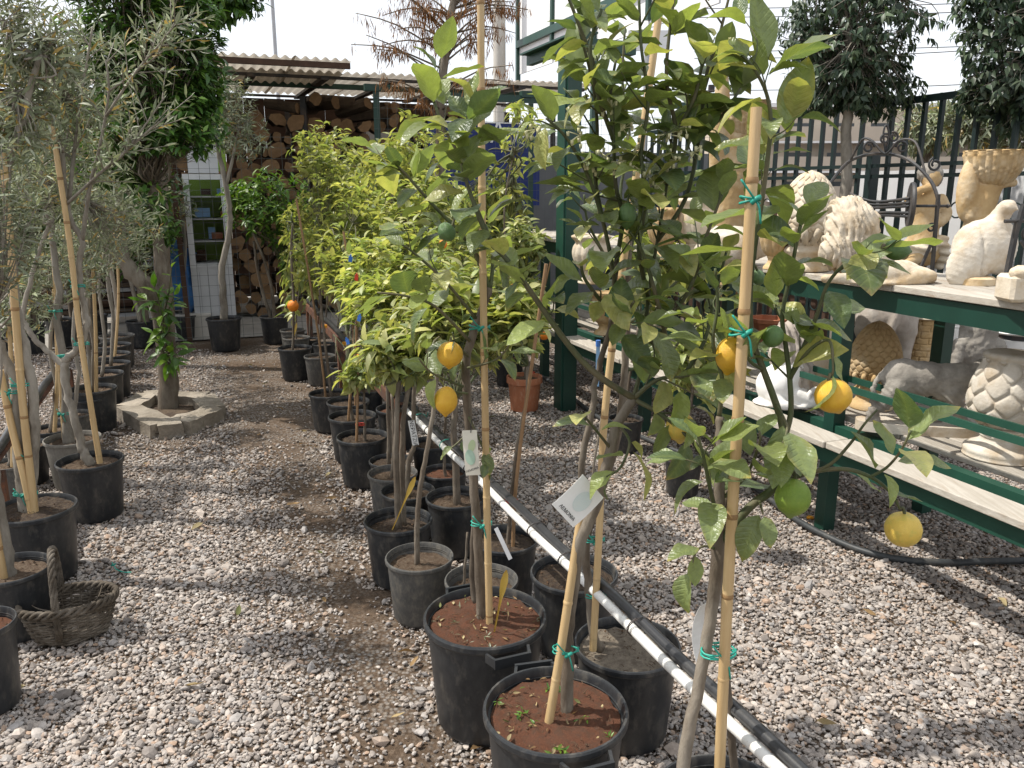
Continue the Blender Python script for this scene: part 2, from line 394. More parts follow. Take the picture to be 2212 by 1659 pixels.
def leaf_set(kind):
    out = []
    if kind == 'lemon':
        spec = [(GD, YE, 0)] * 3 + [(GM, YE, 0)] * 5 + [(GM, YE, .22)] * 3 + [(GD, BR, .30)] * 2 + [(GY, YE, .12)] * 3 + [(GL, YE, 0)] * 4
        for k, (a, b, e) in enumerate(spec):
            r = random.Random(k + 50)
            out.append(leaf_arr(7, 4, r.uniform(.48, .64), r.uniform(.12, .5), r.uniform(-.3, 1.15), r.uniform(.02, .12), a, b, e, (.22, .27, .09), r.uniform(.05, .28), r.uniform(.82, 1.0), k, r.uniform(-.5, .5)))
    elif kind == 'citrus':          # smaller yellow-green leaves
        spec = [((.46, .45, .19), YE, .1)] * 4 + [((.31, .36, .13), YE, 0)] * 4 + [(GM, YE, 0)] * 3 + [((.38, .395, .165), YE, .1)] * 4
        for k, (a, b, e) in enumerate(spec):
            r = random.Random(k + 90)
            out.append(leaf_arr(4, 2, r.uniform(.36, .48), r.uniform(.2, .6), r.uniform(0, 1.2), 0, a, b, e, None, .35, r.uniform(.75, .95), k, r.uniform(-.4, .4)))
    elif kind == 'bright':          # fresh green mandarin
        for k, a in enumerate([(.10, .20, .022), (.07, .155, .02), (.15, .25, .03), (.05, .11, .018)]):
            r = random.Random(k + 120); out.append(leaf_arr(4, 2, r.uniform(.32, .42), .35, r.uniform(.1, .9), 0, a, a, 0, None, .4, .8, k))
    elif kind == 'dark':            # dark pointed orange tree
        for k, a in enumerate([(.058, .13, .024), (.078, .165, .028), (.115, .205, .034), (.038, .09, .020)]):
            r = random.Random(k + 140); out.append(leaf_arr(3, 2, r.uniform(.34, .46), .3, r.uniform(.1, .8), 0, a, a, 0, None, .45, .8, k))
    elif kind == 'olive':
        for k, a in enumerate([(.22, .245, .16), (.17, .195, .12), (.34, .36, .28), (.13, .155, .09), (.27, .29, .20), (.20, .225, .14), (.30, .32, .24), (.16, .19, .11), (.25, .28, .17), (.19, .22, .14), (.28, .30, .21), (.15, .18, .105), (.24, .26, .18), (.36, .25, .08)]):
            r = random.Random(k + 160); out.append(leaf_arr(3, 2, r.uniform(.17, .24), .3, r.uniform(-.2, .7), 0, a, a, 0, None, .3, .9, k))
    elif kind == 'ficus':           # drooping dark leaves of the street trees
        for k, a in enumerate([(.034, .062, .036), (.050, .082, .045), (.075, .105, .060), (.026, .048, .028)]):
            r = random.Random(k + 180); out.append(leaf_arr(3, 2, r.uniform(.42, .58), .25, r.uniform(.2, .9), 0, a, a, 0, None, .6, .6, k))
    elif kind == 'needle':
        for k, a in enumerate([(.22, .105, .045), (.16, .075, .035), (.28, .15, .07)]):
            out.append(leaf_arr(2, 1, .10, 0, .5, 0, a, a, 0, None, .5, .9, k))
    elif kind == 'dead':
        for k, a in enumerate([(.34, .26, .14), (.26, .17, .085), (.40, .33, .19), (.20, .125, .06), (.16, .17, .07)]):
            r = random.Random(k + 200); out.append(leaf_arr(5, 2, r.uniform(.3, .5), .5, r.uniform(-.8, 1.0), .1, a, a, 0, None, .3, .85, k))
    return out
LS = {k: leaf_set(k) for k in ('lemon', 'citrus', 'bright', 'dark', 'olive', 'ficus', 'needle', 'dead')}
_lm = {}
def leaf_meshes(kind, mat):
    if kind not in _lm:
        _lm[kind] = []
        for V, F, C in LS[kind]:
            me = mkmesh('leaf', V, F); setcol(me, C); me.materials.append(mat); _lm[kind].append(me)
    return _lm[kind]
def frame(pos, d, nrm, size):
    y = Vector(d).normalized(); z = Vector(nrm); z = z - y * z.dot(y)
    z = z.normalized() if z.length > 1e-4 else y.orthogonal().normalized()
    x = y.cross(z); m = Matrix((x * size, y * size, z * size)).transposed().to_4x4(); m.translation = Vector(pos); return m
def merged_leaves(name, kind, mats, mat, parent, org, tint=None):
    """many leaves as one mesh"""
    T = LS[kind]; Vs, Fs, Cs = [], [], []; n = 0
    ch = [random.randrange(len(T)) for _ in mats]; MM = np.array([[list(r) for r in m] for m in mats], np.float32)
    org = np.array(org, np.float32)
    for k in range(len(T)):
        sel = [i for i, c in enumerate(ch) if c == k]
        if not sel: continue
        V, F, C = T[k]; A = MM[sel]
        P = np.einsum('nij,vj->nvi', A[:, :3, :3], V) + A[:, None, :3, 3] - org
        Vs.append(P.reshape(-1, 3)); q = len(V)
        Fs.append((F[None] + (np.arange(len(sel)) * q)[:, None, None] + n).reshape(-1, 4)); n += q * len(sel)
        g = rng.uniform(.72, 1.25, (len(sel), 1, 1)).astype(np.float32)
        Cs.append((C[None] * g).reshape(-1, 3))
    me = mkmesh(name, np.concatenate(Vs), np.concatenate(Fs)); setcol(me, np.concatenate(Cs))
    return link(name, me, parent, mat)
def single_leaves(kind, mats, mat, parent, org, name='leaf'):
    ms = leaf_meshes(kind, mat); org = Vector(org)
    for m in mats:
        o = bpy.data.objects.new(name, random.choice(ms)); COL.objects.link(o); o.parent = parent
        m = m.copy(); m.translation -= org; o.matrix_basis = m
def rv(s=1): return Vector((random.gauss(0, s), random.gauss(0, s), random.gauss(0, s)))
def twig_leaves(pts, n, size, s0=.15, spread=(45, 85), droop=.25, up=1.0, jit=.25, tipn=2):
    """leaf placements along a twig"""
    P = crom(pts, 4); L = [0]
    for a, b in zip(P, P[1:]): L.append(L[-1] + (b - a).length)
    out = []; az = random.uniform(0, 6)
    for k in range(n):
        s = s0 + (1 - s0) * (k + random.uniform(-.3, .3) + .5) / n; s = max(0, min(.999, s)); d = s * L[-1]
        i = max(j for j in range(len(L)) if L[j] <= d); i = min(i, len(P) - 2)
        f = (d - L[i]) / max(1e-6, L[i + 1] - L[i]); p = P[i].lerp(P[i + 1], f); t = (P[i + 1] - P[i]).normalized()
        az += 2.4 + random.uniform(-.4, .4); a = R(random.uniform(*spread)) * (1 if k < n - tipn else .45)
        o = t.orthogonal().normalized(); o = Matrix.Rotation(az, 3, t) @ o
        dr = t * math.cos(a) + o * math.sin(a) + Vector((0, 0, -droop)) * random.uniform(.3, 1.6)
        nr = Vector((0, 0, 1)) * up + t * .5 + rv(jit)
        sz = size * random.uniform(.62, 1.2) * (.8 if s > .9 else 1)
        dr.normalize(); out.append(frame(p + dr * sz * .12, dr, nr, sz))
    return out
# ------------------------------------------------------------------ pots
def pot_mesh(kind):
    if kind == 'terra':
        pr = [(.74, 0), (.76, .02), (.90, .80), (.93, .80), (1.0, .82), (1.0, .97), (.985, 1.0), (.94, 1.0), (.915, .97), (.90, .86)]
    else:
        pr = [(.74, 0), (.765, .015), (.80, .05), (.93, .90), (.935, .925), (.985, .93), (1.0, .945), (1.0, .985), (.985, 1.0), (.955, 1.0), (.94, .985), (.925, .93), (.905, .93), (.915, .905), (.895, .905), (.905, .88), (.89, .86), (.88, .80)]
    def fn(a, t, r, z): return 0
    V, F = lathe(pr, 40); F = F[:-1]                      # open top
    me = mkmesh('pot_' + kind, V, F, True, 38)
    return me
PM = {k: pot_mesh(k) for k in ('black', 'terra')}
def soil_mesh(seed):
    r = random.Random(seed); V = [(0, 0, .03)]; F = []; nr, n = 10, 36
    for i in range(1, nr + 1):
        for k in range(n):
            a = 2 * math.pi * k / n; q = i / nr * .905
            z = .035 * (1 - (i / nr) ** 2) + .05 * mnoise.noise(Vector((q * math.cos(a) * 5 + seed, q * math.sin(a) * 5, 0))) + r.uniform(-.02, .02)
            V.append((q * math.cos(a), q * math.sin(a), z))
    for k in range(n): F.append((0, 1 + k, 1 + (k + 1) % n))
    for i in range(nr - 1):
        for k in range(n):
            k2 = (k + 1) % n; F.append((1 + i * n + k, 1 + (i + 1) * n + k, 1 + (i + 1) * n + k2, 1 + i * n + k2))
    return mkmesh('soil', V, F)
SM = [soil_mesh(k) for k in range(5)]
def litter_mesh(seed):
    """crumbs, stalks and dry bits on the soil"""
    b = B(); r = random.Random(seed)
    for k in range(70):
        a, q = r.uniform(0, 6.28), .85 * math.sqrt(r.random()); p = Vector((q * math.cos(a), q * math.sin(a), .05 + .035 * (1 - q * q)))
        if k < 40:
            d = Vector((r.uniform(-1, 1), r.uniform(-1, 1), r.uniform(-.1, .25))).normalized() * r.uniform(.05, .14)
            b.tube([p, p + d * .5 + Vector((0, 0, .015)), p + d], [.007, .003], 4)
        else:
            s = r.choice((.008, .012, .018, .03)) * r.uniform(.7, 1.4); b.add([p + Vector(v) * s for v in ((1, 0, 0), (0, 1.2, 0), (-1, 0, 0), (0, -1, 0), (0, 0, .8), (0, 0, -.8))], [(0, 1, 4), (1, 2, 4), (2, 3, 4), (3, 0, 4), (1, 0, 5), (2, 1, 5), (3, 2, 5), (0, 3, 5)])
    return b.mesh('soil_litter')
m_litter = M('litter_dry_brown', (.13, .075, .04), (.06, .036, .022), 3, .9, .2)
LM = [litter_mesh(k) for k in range(4)]
for me in LM: me.materials.append(m_litter)
_pc = {}
def with_mat(me, mat):
    k = (me.name, mat.name)
    if k not in _pc: c = me.copy(); c.materials.clear(); c.materials.append(mat); _pc[k] = c
    return _pc[k]
def pot_place(x, y, wpx, k=.95):
    r = ray(x, y); d = EYE / (k * wpx / FPX - r.z); D = wpx * d / FPX
    return Vector((r.x * d, r.y * d, 0)), D / 2, EYE + r.z * d
def add_pot(root, Rr, H, mat=None, soil=None, kind='black', fill=.86, tilt=None, litter=True, handles=None):
    p = link('pot', with_mat(PM[kind], mat or m_pot), root); p.scale = (Rr, Rr, H); p.rotation_euler = (0, 0, random.uniform(0, 6.28)) if not handles else (0, 0, 0)
    s = link('soil', with_mat(random.choice(SM), soil or m_soil_dark), p); s.location = (0, 0, fill); s.scale = (.985, .985, 1.15 * Rr / H)
    if litter:
        l = link('soil_litter', random.choice(LM), p); l.location = (0, 0, fill - .012); l.scale = (.96, .96, 1.1 * Rr / H); l.rotation_euler = (0, 0, random.uniform(0, 6.28)); stuff(l)
    if handles:
        for a in handles:
            b = B(); d = Vector((math.cos(a), math.sin(a), 0)); t = Vector((-d.y, d.x, 0)); z = Vector((0, 0, H * .93))
            q1, q2 = d * Rr * .97 + t * Rr * .34 + z, d * Rr * .97 - t * Rr * .34 + z
            e1, e2 = d * Rr * 1.19 + t * Rr * .27 + z, d * Rr * 1.19 - t * Rr * .27 + z
            b.bar(q1, e1, .008, .026); b.bar(q2, e2, .008, .026); b.bar(e1 + t * .004, e2 - t * .004, .009, .030)
            b.obj('handle', mat or m_pot, root)
    return p
def stake(root, org, pts, r, mat=None, nodes=True, name='stake', gap=.17):
    """a bamboo cane with its swollen rings"""
    P = [Vector(p) for p in pts]; P = crom(P, 6) if len(P) > 2 else [P[0].lerp(P[-1], i / 24) for i in range(25)]
    b = B(); b.tube(P, [r * 1.05, r * .9], 12)
    o = b.obj(name, mat or m_bamboo, root, org, smooth=True, sharp=50)
    if nodes:
        L = 0; nx = random.uniform(.05, gap)
        for a, c in zip(P, P[1:]):
            L += (c - a).length
            if L > nx:
                nx = L + gap * random.uniform(.8, 1.2); d = (c - a).normalized() * r
                rb = B(); rb.tube([a - d * .55, a - d * .2, a + d * .1, a + d * .45], [r * 1.0, r * 1.09, r * 1.07, r * .99], 12, cap=False)
                rb.obj('ring', m_bnode if random.random() < .5 else (mat or m_bamboo), o, org, smooth=True)
    return o
def tie(root, org, p, r, mat=None, tail=True, turns=2, name='tie', flat=1.5):
    """string wound round a stake and a stem"""
    b = B(); p = Vector(p); pts = []
    for k in range(turns * 14 + 1):
        a = k / 14 * 2 * math.pi; pts.append(p + Vector((math.cos(a) * r * flat, math.sin(a) * r, (k / (turns * 14) - .5) * .012 + .003 * math.sin(a * 1.5))))
    b.tube(pts, .0022, 5)
    if tail:
        q = p + Vector((r * .3, -r, 0))
        b.tube([q, q + Vector((-.012, -.01, .012)), q + Vector((-.03, -.01, .035))], .002, 5, 3)
        b.tube([q, q + Vector((.004, -.012, -.012)), q + Vector((.01, -.008, -.04))], .002, 5, 3)
        b.tube([q + Vector((-.008, -.004, -.006)), q + Vector((.0, -.007, .003)), q + Vector((.007, -.004, .006))], .0042, 6)
    return b.obj(name, mat or m_tie, root, org, smooth=True)
def trunk(root, org, pts, r, mat=None, name='trunk', n=10, smooth=5, knob=.0):
    P = crom(pts, smooth); b = B()
    P = [p + rv(knob) for p in P]
    b.tube(P, r, n); return b.obj(name, mat or m_bark, root, org, smooth=True)
# ------------------------------------------------------------------ fruit
def fruit_mesh(kind):
    pr = {'lemon': [(0, .0), (.06, .004), (.13, .03), (.28, .10), (.42, .26), (.485, .47), (.47, .66), (.38, .84), (.24, .97), (.15, 1.03), (.085, 1.10), (.03, 1.14), (0, 1.145)],
          'round': [(0, 0), (.2, .02), (.38, .14), (.49, .36), (.5, .52), (.44, .74), (.28, .92), (.12, .985), (0, 1.0)]}[kind]
    pr = profile(pr, 3)
    V, F = lathe(pr, 28, lambda a, t, r, z: r * (.025 * mnoise.noise(Vector((math.cos(a) * 1.5, math.sin(a) * 1.5, z * 2))) + .008 * mnoise.noise(Vector((math.cos(a) * 9, math.sin(a) * 9, z * 14)))))
    return mkmesh('fruit_' + kind, [Vector((v.x, v.y, -v.z)) for v in V], [tuple(reversed(f)) for f in F])
FM = {k: fruit_mesh(k) for k in ('lemon', 'round')}
def peel(name, a, b, c3=None):
    m = M(name, a, b, 5, .42, .35, c3=c3, s3=2.2, t3=(.5, .75), spec=.5, b2=38, dist=.012); m.node_tree.nodes['Principled BSDF'].inputs['Subsurface Weight'].default_value = .08
    m.node_tree.nodes['Principled BSDF'].inputs['Subsurface Radius'].default_value = (.02, .012, .004); return m
m_lemon = peel('lemon_peel_yellow', (.72, .43, .035), (.66, .36, .025))
m_lemonp = peel('lemon_peel_pale', (.70, .49, .09), (.63, .44, .075), (.42, .40, .08))
m_lime = peel('lemon_peel_lime_green', (.19, .29, .03), (.14, .23, .025), (.26, .32, .05))
m_greenf = peel('lemon_peel_dark_green', (.085, .16, .045), (.065, .13, .036))
m_kumq = peel('kumquat_peel_orange', (.80, .25, .012), (.72, .19, .01))
def fruit(root, org, x, y, Y, wpx, hpx, mat, kind='lemon', tilt=(0, 0, 0), name='lemon', stalk=None):
    """a fruit whose middle is at picture point x, y"""
    s = pxm(Y, W(x, y, Y).z); h = hpx * s / (1.145 if kind == 'lemon' else 1.0); wd = wpx * s
    c = W(x, y, Y) - Vector(org)
    o = link(name, with_mat(FM[kind], mat), root); o.scale = (wd, wd, h); o.rotation_euler = tilt
    Mt = o.rotation_euler.to_matrix(); o.location = c + Mt @ Vector((0, 0, .5 * hpx * s))
    if stalk is not None:
        b = B(); a = o.location + Vector(org); e = Vector(stalk); b.tube([a - Mt @ Vector((0, 0, .004)), a.lerp(e, .5) + Vector((0, 0, .008)), e], [.0032, .0024], 6, 4)
        b.obj('stalk', m_stem, root, org, smooth=True)
    return o
# ------------------------------------------------------------------ plants built from a pot and a crown
def crown_points(c, rad, n, shell=.55):
    out = []
    while len(out) < n:
        p = rv(1).normalized() * (shell + (1 - shell) * random.random() ** .6 if random.random() < .75 else random.random() ** .5)
        q = 1 + .28 * mnoise.noise(p * 2.1 + Vector(c)) + .12 * mnoise.noise(p * 5 + Vector(c))
        out.append((Vector((p.x * rad[0], p.y * rad[1], p.z * rad[2])) * q + Vector(c), p))
    return out
def crown(root, org, c, rad, n, kind, mat, size, singles=100, base=None, stems=9, rosette=5, droop=.15, shell=.5, stem_mat=None, name='crown', up=.9, split=True, thin=.013):
    """branches fanning from base into a volume, with leaves in rosettes at the shoot ends"""
    c = Vector(c); base = Vector(base) if base is not None else c - Vector((0, 0, rad[2]))
    b = B(); tips = crown_points(c, rad, max(1, n // rosette), shell)
    hubs = [base.lerp(c, .35) + Vector((random.uniform(-.4, .4) * rad[0], random.uniform(-.4, .4) * rad[1], random.uniform(-.2, .6) * rad[2])) for _ in range(stems)]
    r0 = max(.003, thin * max(rad))
    for h in hubs: b.tube([base, base.lerp(h, .5) + rv(.14 * rad[0]), h], [r0 * 1.5, r0], 6, 3)
    ms = []
    for k, (p, d) in enumerate(tips):
        h = min(hubs, key=lambda q: (q - p).length)
        if k % 2 == 0: b.tube([h, h.lerp(p, .55) + rv(.08 * rad[0]) + Vector((0, 0, -.02)), p], [r0 * .7, r0 * .3], 4, 2)
        dr = ((p - h).normalized() + Vector((0, 0, .25))).normalized()
        for j in range(rosette):
            az = j * 2.4 + random.uniform(-.4, .4); t = dr.orthogonal().normalized(); t = Matrix.Rotation(az, 3, dr) @ t
            a = R(random.uniform(30, 88)); l = dr * math.cos(a) + t * math.sin(a) + Vector((0, 0, -droop * random.uniform(.2, 2)))
            sz = size * random.uniform(.6, 1.2); l.normalize()
            pp = p - dr * (j / rosette) * size * .9
            ms.append(frame(pp, l, Vector((0, 0, up)) + dr * .6 + rv(.3), sz))
    cr = b.obj(name, stem_mat or m_stem, root, org, smooth=True)
    cam_p = Vector((0, 0, EYE)); ms.sort(key=lambda m: (m.translation - cam_p).length)
    if singles: single_leaves(kind, ms[:singles], mat, cr, org)
    if len(ms) > singles: stuff(merged_leaves('foliage', kind, ms[singles:], mat, cr, org))
    return cr
# ------------------------------------------------------------------ the lemon trees close by
class Tree:
    def __init__(s, label, x, y, wpx, name='potted_lemon_tree', cat='lemon tree', group=None, k=.95, **pk):
        s.p, s.R, s.H = pot_place(x, y, wpx, k); s.Y = s.p.y
        s.root = thing(name, label, cat, s.p, group); add_pot(s.root, s.R, s.H, **pk)
        s.b = B(); s.leaves = []; s.org = s.p
    def pts(s, pts): return [W(q[0], q[1], s.Y + (q[2] if len(q) > 2 else 0)) for q in pts]
    def trunk(s, pts, r, mat=None, name='trunk'):
        return trunk(s.root, s.org, s.pts(pts), r, mat, name, knob=.0012)
    def stake(s, pts, r, **k): return stake(s.root, s.org, s.pts(pts), r, **k)
    def tie(s, x, y, dY, r, **k): return tie(s.root, s.org, W(x, y, s.Y + dY), r, **k)
    def br(s, pts, r, n=0, size=.085, s0=.2, side=0, slen=.13, sn=4, thick=True, sspread=(30, 70), **k):
        P = s.pts(pts); s.b.tube(P, r, 7, 5); size *= 1.12; n = int(n * 1.0 + .5)
        if n: s.leaves += twig_leaves(P, n, size, s0, **k)
        Q = crom(P, 6)
        for j in range(side):
            i = int((.15 + .8 * (j + random.random()) / side) * (len(Q) - 1)); i = min(max(i, 1), len(Q) - 2)
            t = (Q[i + 1] - Q[i - 1]).normalized(); o = Matrix.Rotation(random.uniform(0, 6.28), 3, t) @ t.orthogonal().normalized()
            a = R(random.uniform(*sspread)); d = t * math.cos(a) + o * math.sin(a) + Vector((0, 0, .35)); d.normalize()
            L = slen * random.uniform(.6, 1.3); e = Q[i] + d * L
            T = [Q[i], Q[i] + d * L * .5 + rv(.006), e]
            s.b.tube(T, [r[1] * .8, r[1] * .45] if not np.isscalar(r) else [.003, .0018], 5, 3)
            s.leaves += twig_leaves(T, sn, size * random.uniform(.75, 1.0), .3, **k)
        return P
    def done(s, kind='lemon', mat=None):
        s.crown = s.b.obj('crown', m_stem, s.root, s.org, smooth=True)
        s.leaves.sort(key=lambda m: (m.translation - Vector((0, 0, EYE))).length)
        single_leaves(kind, s.leaves[:300], m_lemonleaf, s.crown, s.org)
        if len(s.leaves) > 300: stuff(merged_leaves('foliage', kind, s.leaves[300:], mat or m_citrus, s.crown, s.org))
    def fruit(s, x, y, dY, wpx, hpx, mat, stalk=None, **k):
        st = W(stalk[0], stalk[1], s.Y + (stalk[2] if len(stalk) > 2 else dY)) if stalk else None
        return fruit(s.root, s.org, x, y, s.Y + dY, wpx, hpx, mat, stalk=st, **k)

# --- tree with two hanging lemons, red soil, yellow label
TA = Tree('lemon tree with two hanging ripe lemons in large black pot of red soil', 1048, 1328, 267, soil=m_soil_red, fill=.93, handles=(R(-68), R(112)))
TA.trunk([(1040, 1345, .02), (1036, 1250, .02), (1030, 1120, .02), (1018, 980, .02), (1010, 880, .02), (1008, 775, .02), (1024, 715, .01), (1044, 660, .01), (1059, 622, .0)], [.016, .0135, .0125, .0115, .009])
TA.trunk([(1026, 1300, .06), (1020, 1240, .06), (1024, 1120, .04), (1024, 1020, .03)], [.010, .008], name='stem')
TA.stake([(1058, 1366, -.02), (1050, 1000, -.02), (1042, 500, -.01), (1038, -60, 0)], .0105)
TA.tie(1040, 1130, 0, .02); TA.tie(1036, 707, 0, .019, turns=2)
TA.br([(1058, 627, 0), (1030, 553, 0), (997, 507, -.03), (933, 440, -.06), (877, 377, -.08), (852, 352, -.09)], [.007, .003], 11, .10, .3, side=4, slen=.10, sn=3)
TA.br([(1028, 687, .0), (961, 607, -.05), (895, 547, -.08), (868, 528, -.09)], [.005, .0025], 4, .085, .4, side=2, slen=.09, sn=2)
TA.br([(1015, 737, 0), (941, 663, -.04), (880, 640, -.07), (815, 632, -.09)], [.005, .0025], 5, .095, .35, side=1, slen=.07, sn=2)
TA.br([(1010, 795, 0), (1050, 785, -.03), (1081, 770, -.04), (1110, 730, -.04)], [.004, .002], 4, .07, .3, side=2, slen=.07, sn=2)
TA.br([(1001, 835, 0), (935, 807, -.05), (905, 775, -.08)], [.004, .002], 4, .075, .3, side=2, slen=.07, sn=2)
TA.br([(1010, 850, 0), (975, 845, -.03), (962, 838, -.04)], [.004, .003], 2, .05)
TA.br([(1012, 770, .01), (985, 745, -.03), (972, 735, -.05)], [.004, .003], 3, .075)
TA.br([(1059, 622, 0), (1064, 560, .02), (1050, 490, .05), (1020, 440, .08)], [.006, .003], 6, .08, .3, side=3, slen=.1, sn=3)
TA.br([(1012, 900, .01), (1040, 960, -.02), (1062, 1020, -.03)], [.004, .002], 3, .055, .3, side=1, slen=.05, sn=2)
TA.br([(1016, 930, .01), (985, 960, -.02), (962, 975, -.03)], [.003, .002], 3, .055, .3)
TA.fruit(972, 768, -.06, 58, 62, m_lemon, stalk=(974, 733, -.05), tilt=(.1, .1, 0))
TA.fruit(963, 868, -.05, 52, 68, m_lemon, stalk=(963, 838, -.04), tilt=(0, .05, 0))
TA.done()
# --- tree in the front pot with red soil
TB = Tree('tallest lemon tree with white card in front black pot of red soil', 1200, 1527, 315, soil=m_soil_red, fill=.92, handles=(R(103), R(-70)))
TB.trunk([(1224, 1572, .02), (1226, 1450, .02), (1228, 1350, .02), (1243, 1239, .01), (1256, 1165, .0), (1283, 1098, .0), (1305, 1020, 0), (1320, 970, 0), (1334, 915, 0), (1368, 862, 0)], [.017, .015, .014, .0125, .011])
TB.trunk([(1254, 1172, .03), (1262, 1080, .06), (1256, 1000, .06), (1278, 890, .06), (1292, 800, .06), (1322, 690, .06), (1332, 560, .05)], [.010, .0085, .007, .006], name='stem')
TB.stake([(1183, 1575, -.03), (1212, 1400, -.02), (1241, 1206, .0), (1262, 1070, .02)], .0108)
TB.tie(1222, 1403, -.01, .021)
b_ = TB.br([(1372, 862, 0), (1308, 823, -.02), (1258, 780, -.02), (1208, 718, -.03), (1148, 632, -.04), (1105, 573, -.04), (1062, 520, -.03), (1040, 483, -.03), (1010, 400, -.02), (990, 333, -.01), (957, 273, 0), (937, 213, .01)], [.008, .0055, .0025], 0)
TB.br([(1062, 520, -.03), (1010, 400, -.02), (990, 333, -.01), (957, 273, 0), (930, 205, .01)], [.003, .002], 18, .098, .05, side=5, slen=.085, sn=3)
TB.br([(1208, 718, -.03), (1148, 632, -.04), (1105, 573, -.04)], [.004, .003], 5, .085, .1, side=3, slen=.075, sn=4)
TB.br([(990, 333, -.01), (1010, 280, -.03), (1025, 215, -.05)], [.003, .002], 7, .09, .2)
TB.br([(1368, 862, 0), (1436, 900, -.03), (1499, 956, -.06), (1560, 1010, -.08)], [.006, .003], 8, .085, .15, side=3, slen=.10, sn=3)
TB.br([(1334, 915, 0), (1360, 955, -.06), (1340, 1010, -.09), (1310, 1030, -.1)], [.004, .002], 5, .09, .3)
TB.br([(1320, 970, 0), (1280, 920, -.05), (1255, 890, -.07)], [.004, .002], 3, .08, .3)
TB.br([(1368, 862, 0), (1420, 820, -.02), (1478, 815, -.04)], [.006, .003], 6, .09, .2, side=3, slen=.09, sn=3)
up = [  # shoots rising out of the crown
 ([(1332, 640, .05), (1320, 560, .03), (1300, 470, .0), (1270, 380, -.02), (1225, 300, -.03), (1180, 255, -.04)], 12, 4),
 ([(1332, 560, .05), (1345, 470, .02), (1330, 400, 0), (1325, 300, 0), (1318, 215, 0), (1330, 130, .0)], 12, 4),
 ([(1300, 470, .0), (1285, 380, .05), (1290, 280, .06), (1280, 180, .06), (1250, 60, .05)], 14, 4),
 ([(1300, 250, .06), (1285, 150, .03), (1245, 40, .02), (1210, -50, .0)], 9, 1),
 ([(1368, 862, .02), (1392, 760, .04), (1400, 640, .05), (1420, 520, .05), (1440, 400, .04), (1450, 300, .04)], 14, 6),
 ([(1440, 400, .04), (1460, 290, .02), (1440, 180, .0), (1445, 80, 0), (1460, -30, 0)], 16, 4),
 ([(1420, 520, .05), (1480, 430, .04), (1510, 300, .05), (1525, 165, .05), (1550, 90, .05), (1578, -20, .05)], 14, 5),
 ([(1400, 640, .05), (1380, 540, .0), (1395, 430, -.03), (1385, 330, -.04), (1400, 220, -.04), (1385, 100, -.03), (1380, -10, -.02)], 16, 5),
 ([(1441, 740, 0), (1414, 629, -.02), (1387, 543, -.03), (1360, 500, -.05)], 6, 2),
 ([(1392, 760, .04), (1450, 690, .0), (1500, 600, -.02), (1530, 500, -.02), (1560, 420, -.02)], 11, 5),
 ([(1470, 820, 0), (1520, 740, .0), (1545, 640, .03), (1570, 540, .04)], 8, 3),
 ([(1332, 690, .05), (1290, 640, .0), (1262, 600, -.03), (1255, 570, -.04)], 5, 2),
 ([(1330, 730, .05), (1345, 690, -.03), (1370, 650, -.06)], 5, 1),
 ([(1510, 300, .05), (1560, 250, .03), (1600, 190, .03)], 6, 2),
 ([(1460, 290, .02), (1500, 210, .0), (1520, 120, .0)], 8, 3),
 ([(1325, 300, 0), (1290, 200, -.03), (1275, 100, -.05), (1300, 20, -.05)], 10, 3),
]
for P, n, sd_ in up: TB.br(P, [.0055, .0028], n, .092, .15, side=max(1, sd_ - 1), slen=.10, sn=3)
TB.fruit(1355, 468, -.06, 40, 60, m_greenf, stalk=(1358, 425, -.03), tilt=(.1, 0, 0))
TB.fruit(964, 502, -.03, 44, 40, m_greenf, stalk=(985, 470, -.02), tilt=(.2, .9, 0))
TB.fruit(1470, 925, -.02, 64, 72, m_lemonp, stalk=(1475, 880, 0))
TB.fruit(1635, 602, .1, 36, 40, m_greenf, stalk=(1620, 575, .05))
TB.done()
# --- tree at the lower edge, its pot cut by the picture
TC = Tree('lemon tree bearing five lemons tied to thickest bamboo cane', 1572, 1738, 330, soil=m_soil_brown, fill=.9)
TC.trunk([(1468, 1700, -.04), (1492, 1560, -.02), (1512, 1465, 0), (1537, 1318, .02), (1548, 1230, .02), (1552, 1150, .03), (1557, 985, .04), (1553, 900, .05)], [.015, .0125, .0125, .0145, .011, .008])
TC.trunk([(1590, 1690, .1), (1572, 1500, .08), (1565, 1330, .06), (1566, 1180, .05), (1575, 1060, .05)], [.010, .008, .007], name='stem')
TC.stake([(1550, 1760, -.04), (1566, 1400, -.04), (1585, 1050, -.04), (1612, 600, -.03), (1634, 232, -.02)], .0108)
TC.tie(1552, 1408, -.01, .026, turns=3, flat=1.35); TC.tie(1620, 432, -.02, .016, flat=1.1); TC.tie(1600, 717, -.03, .018, flat=1.1)
TC.br([(1556, 1170, .03), (1620, 1095, .02), (1668, 1058, .02), (1690, 1010, .02), (1693, 950, .02), (1690, 920, .03), (1676, 872, .03), (1649, 799, .04), (1630, 749, .05), (1621, 700, .05), (1622, 600, .05), (1640, 470, .05), (1655, 367, .05), (1665, 267, .05), (1655, 200, .05), (1625, 143, .04), (1601, 120, .04)], [.009, .008, .006, .0045, .0022], 0)
TC.br([(1630, 560, .05), (1640, 470, .05), (1655, 367, .05), (1665, 267, .05), (1655, 200, .05), (1625, 143, .04), (1604, 120, .04)], [.003, .002], 15, .10, .0, side=6, slen=.075, sn=3)
TC.br([(1693, 950, .02), (1708, 894, .03), (1706, 819, .04), (1697, 744, .05), (1690, 680, .05), (1708, 590, .05), (1722, 520, .04), (1740, 440, .04)], [.006, .003], 10, .095, .25, side=3, slen=.09, sn=3)
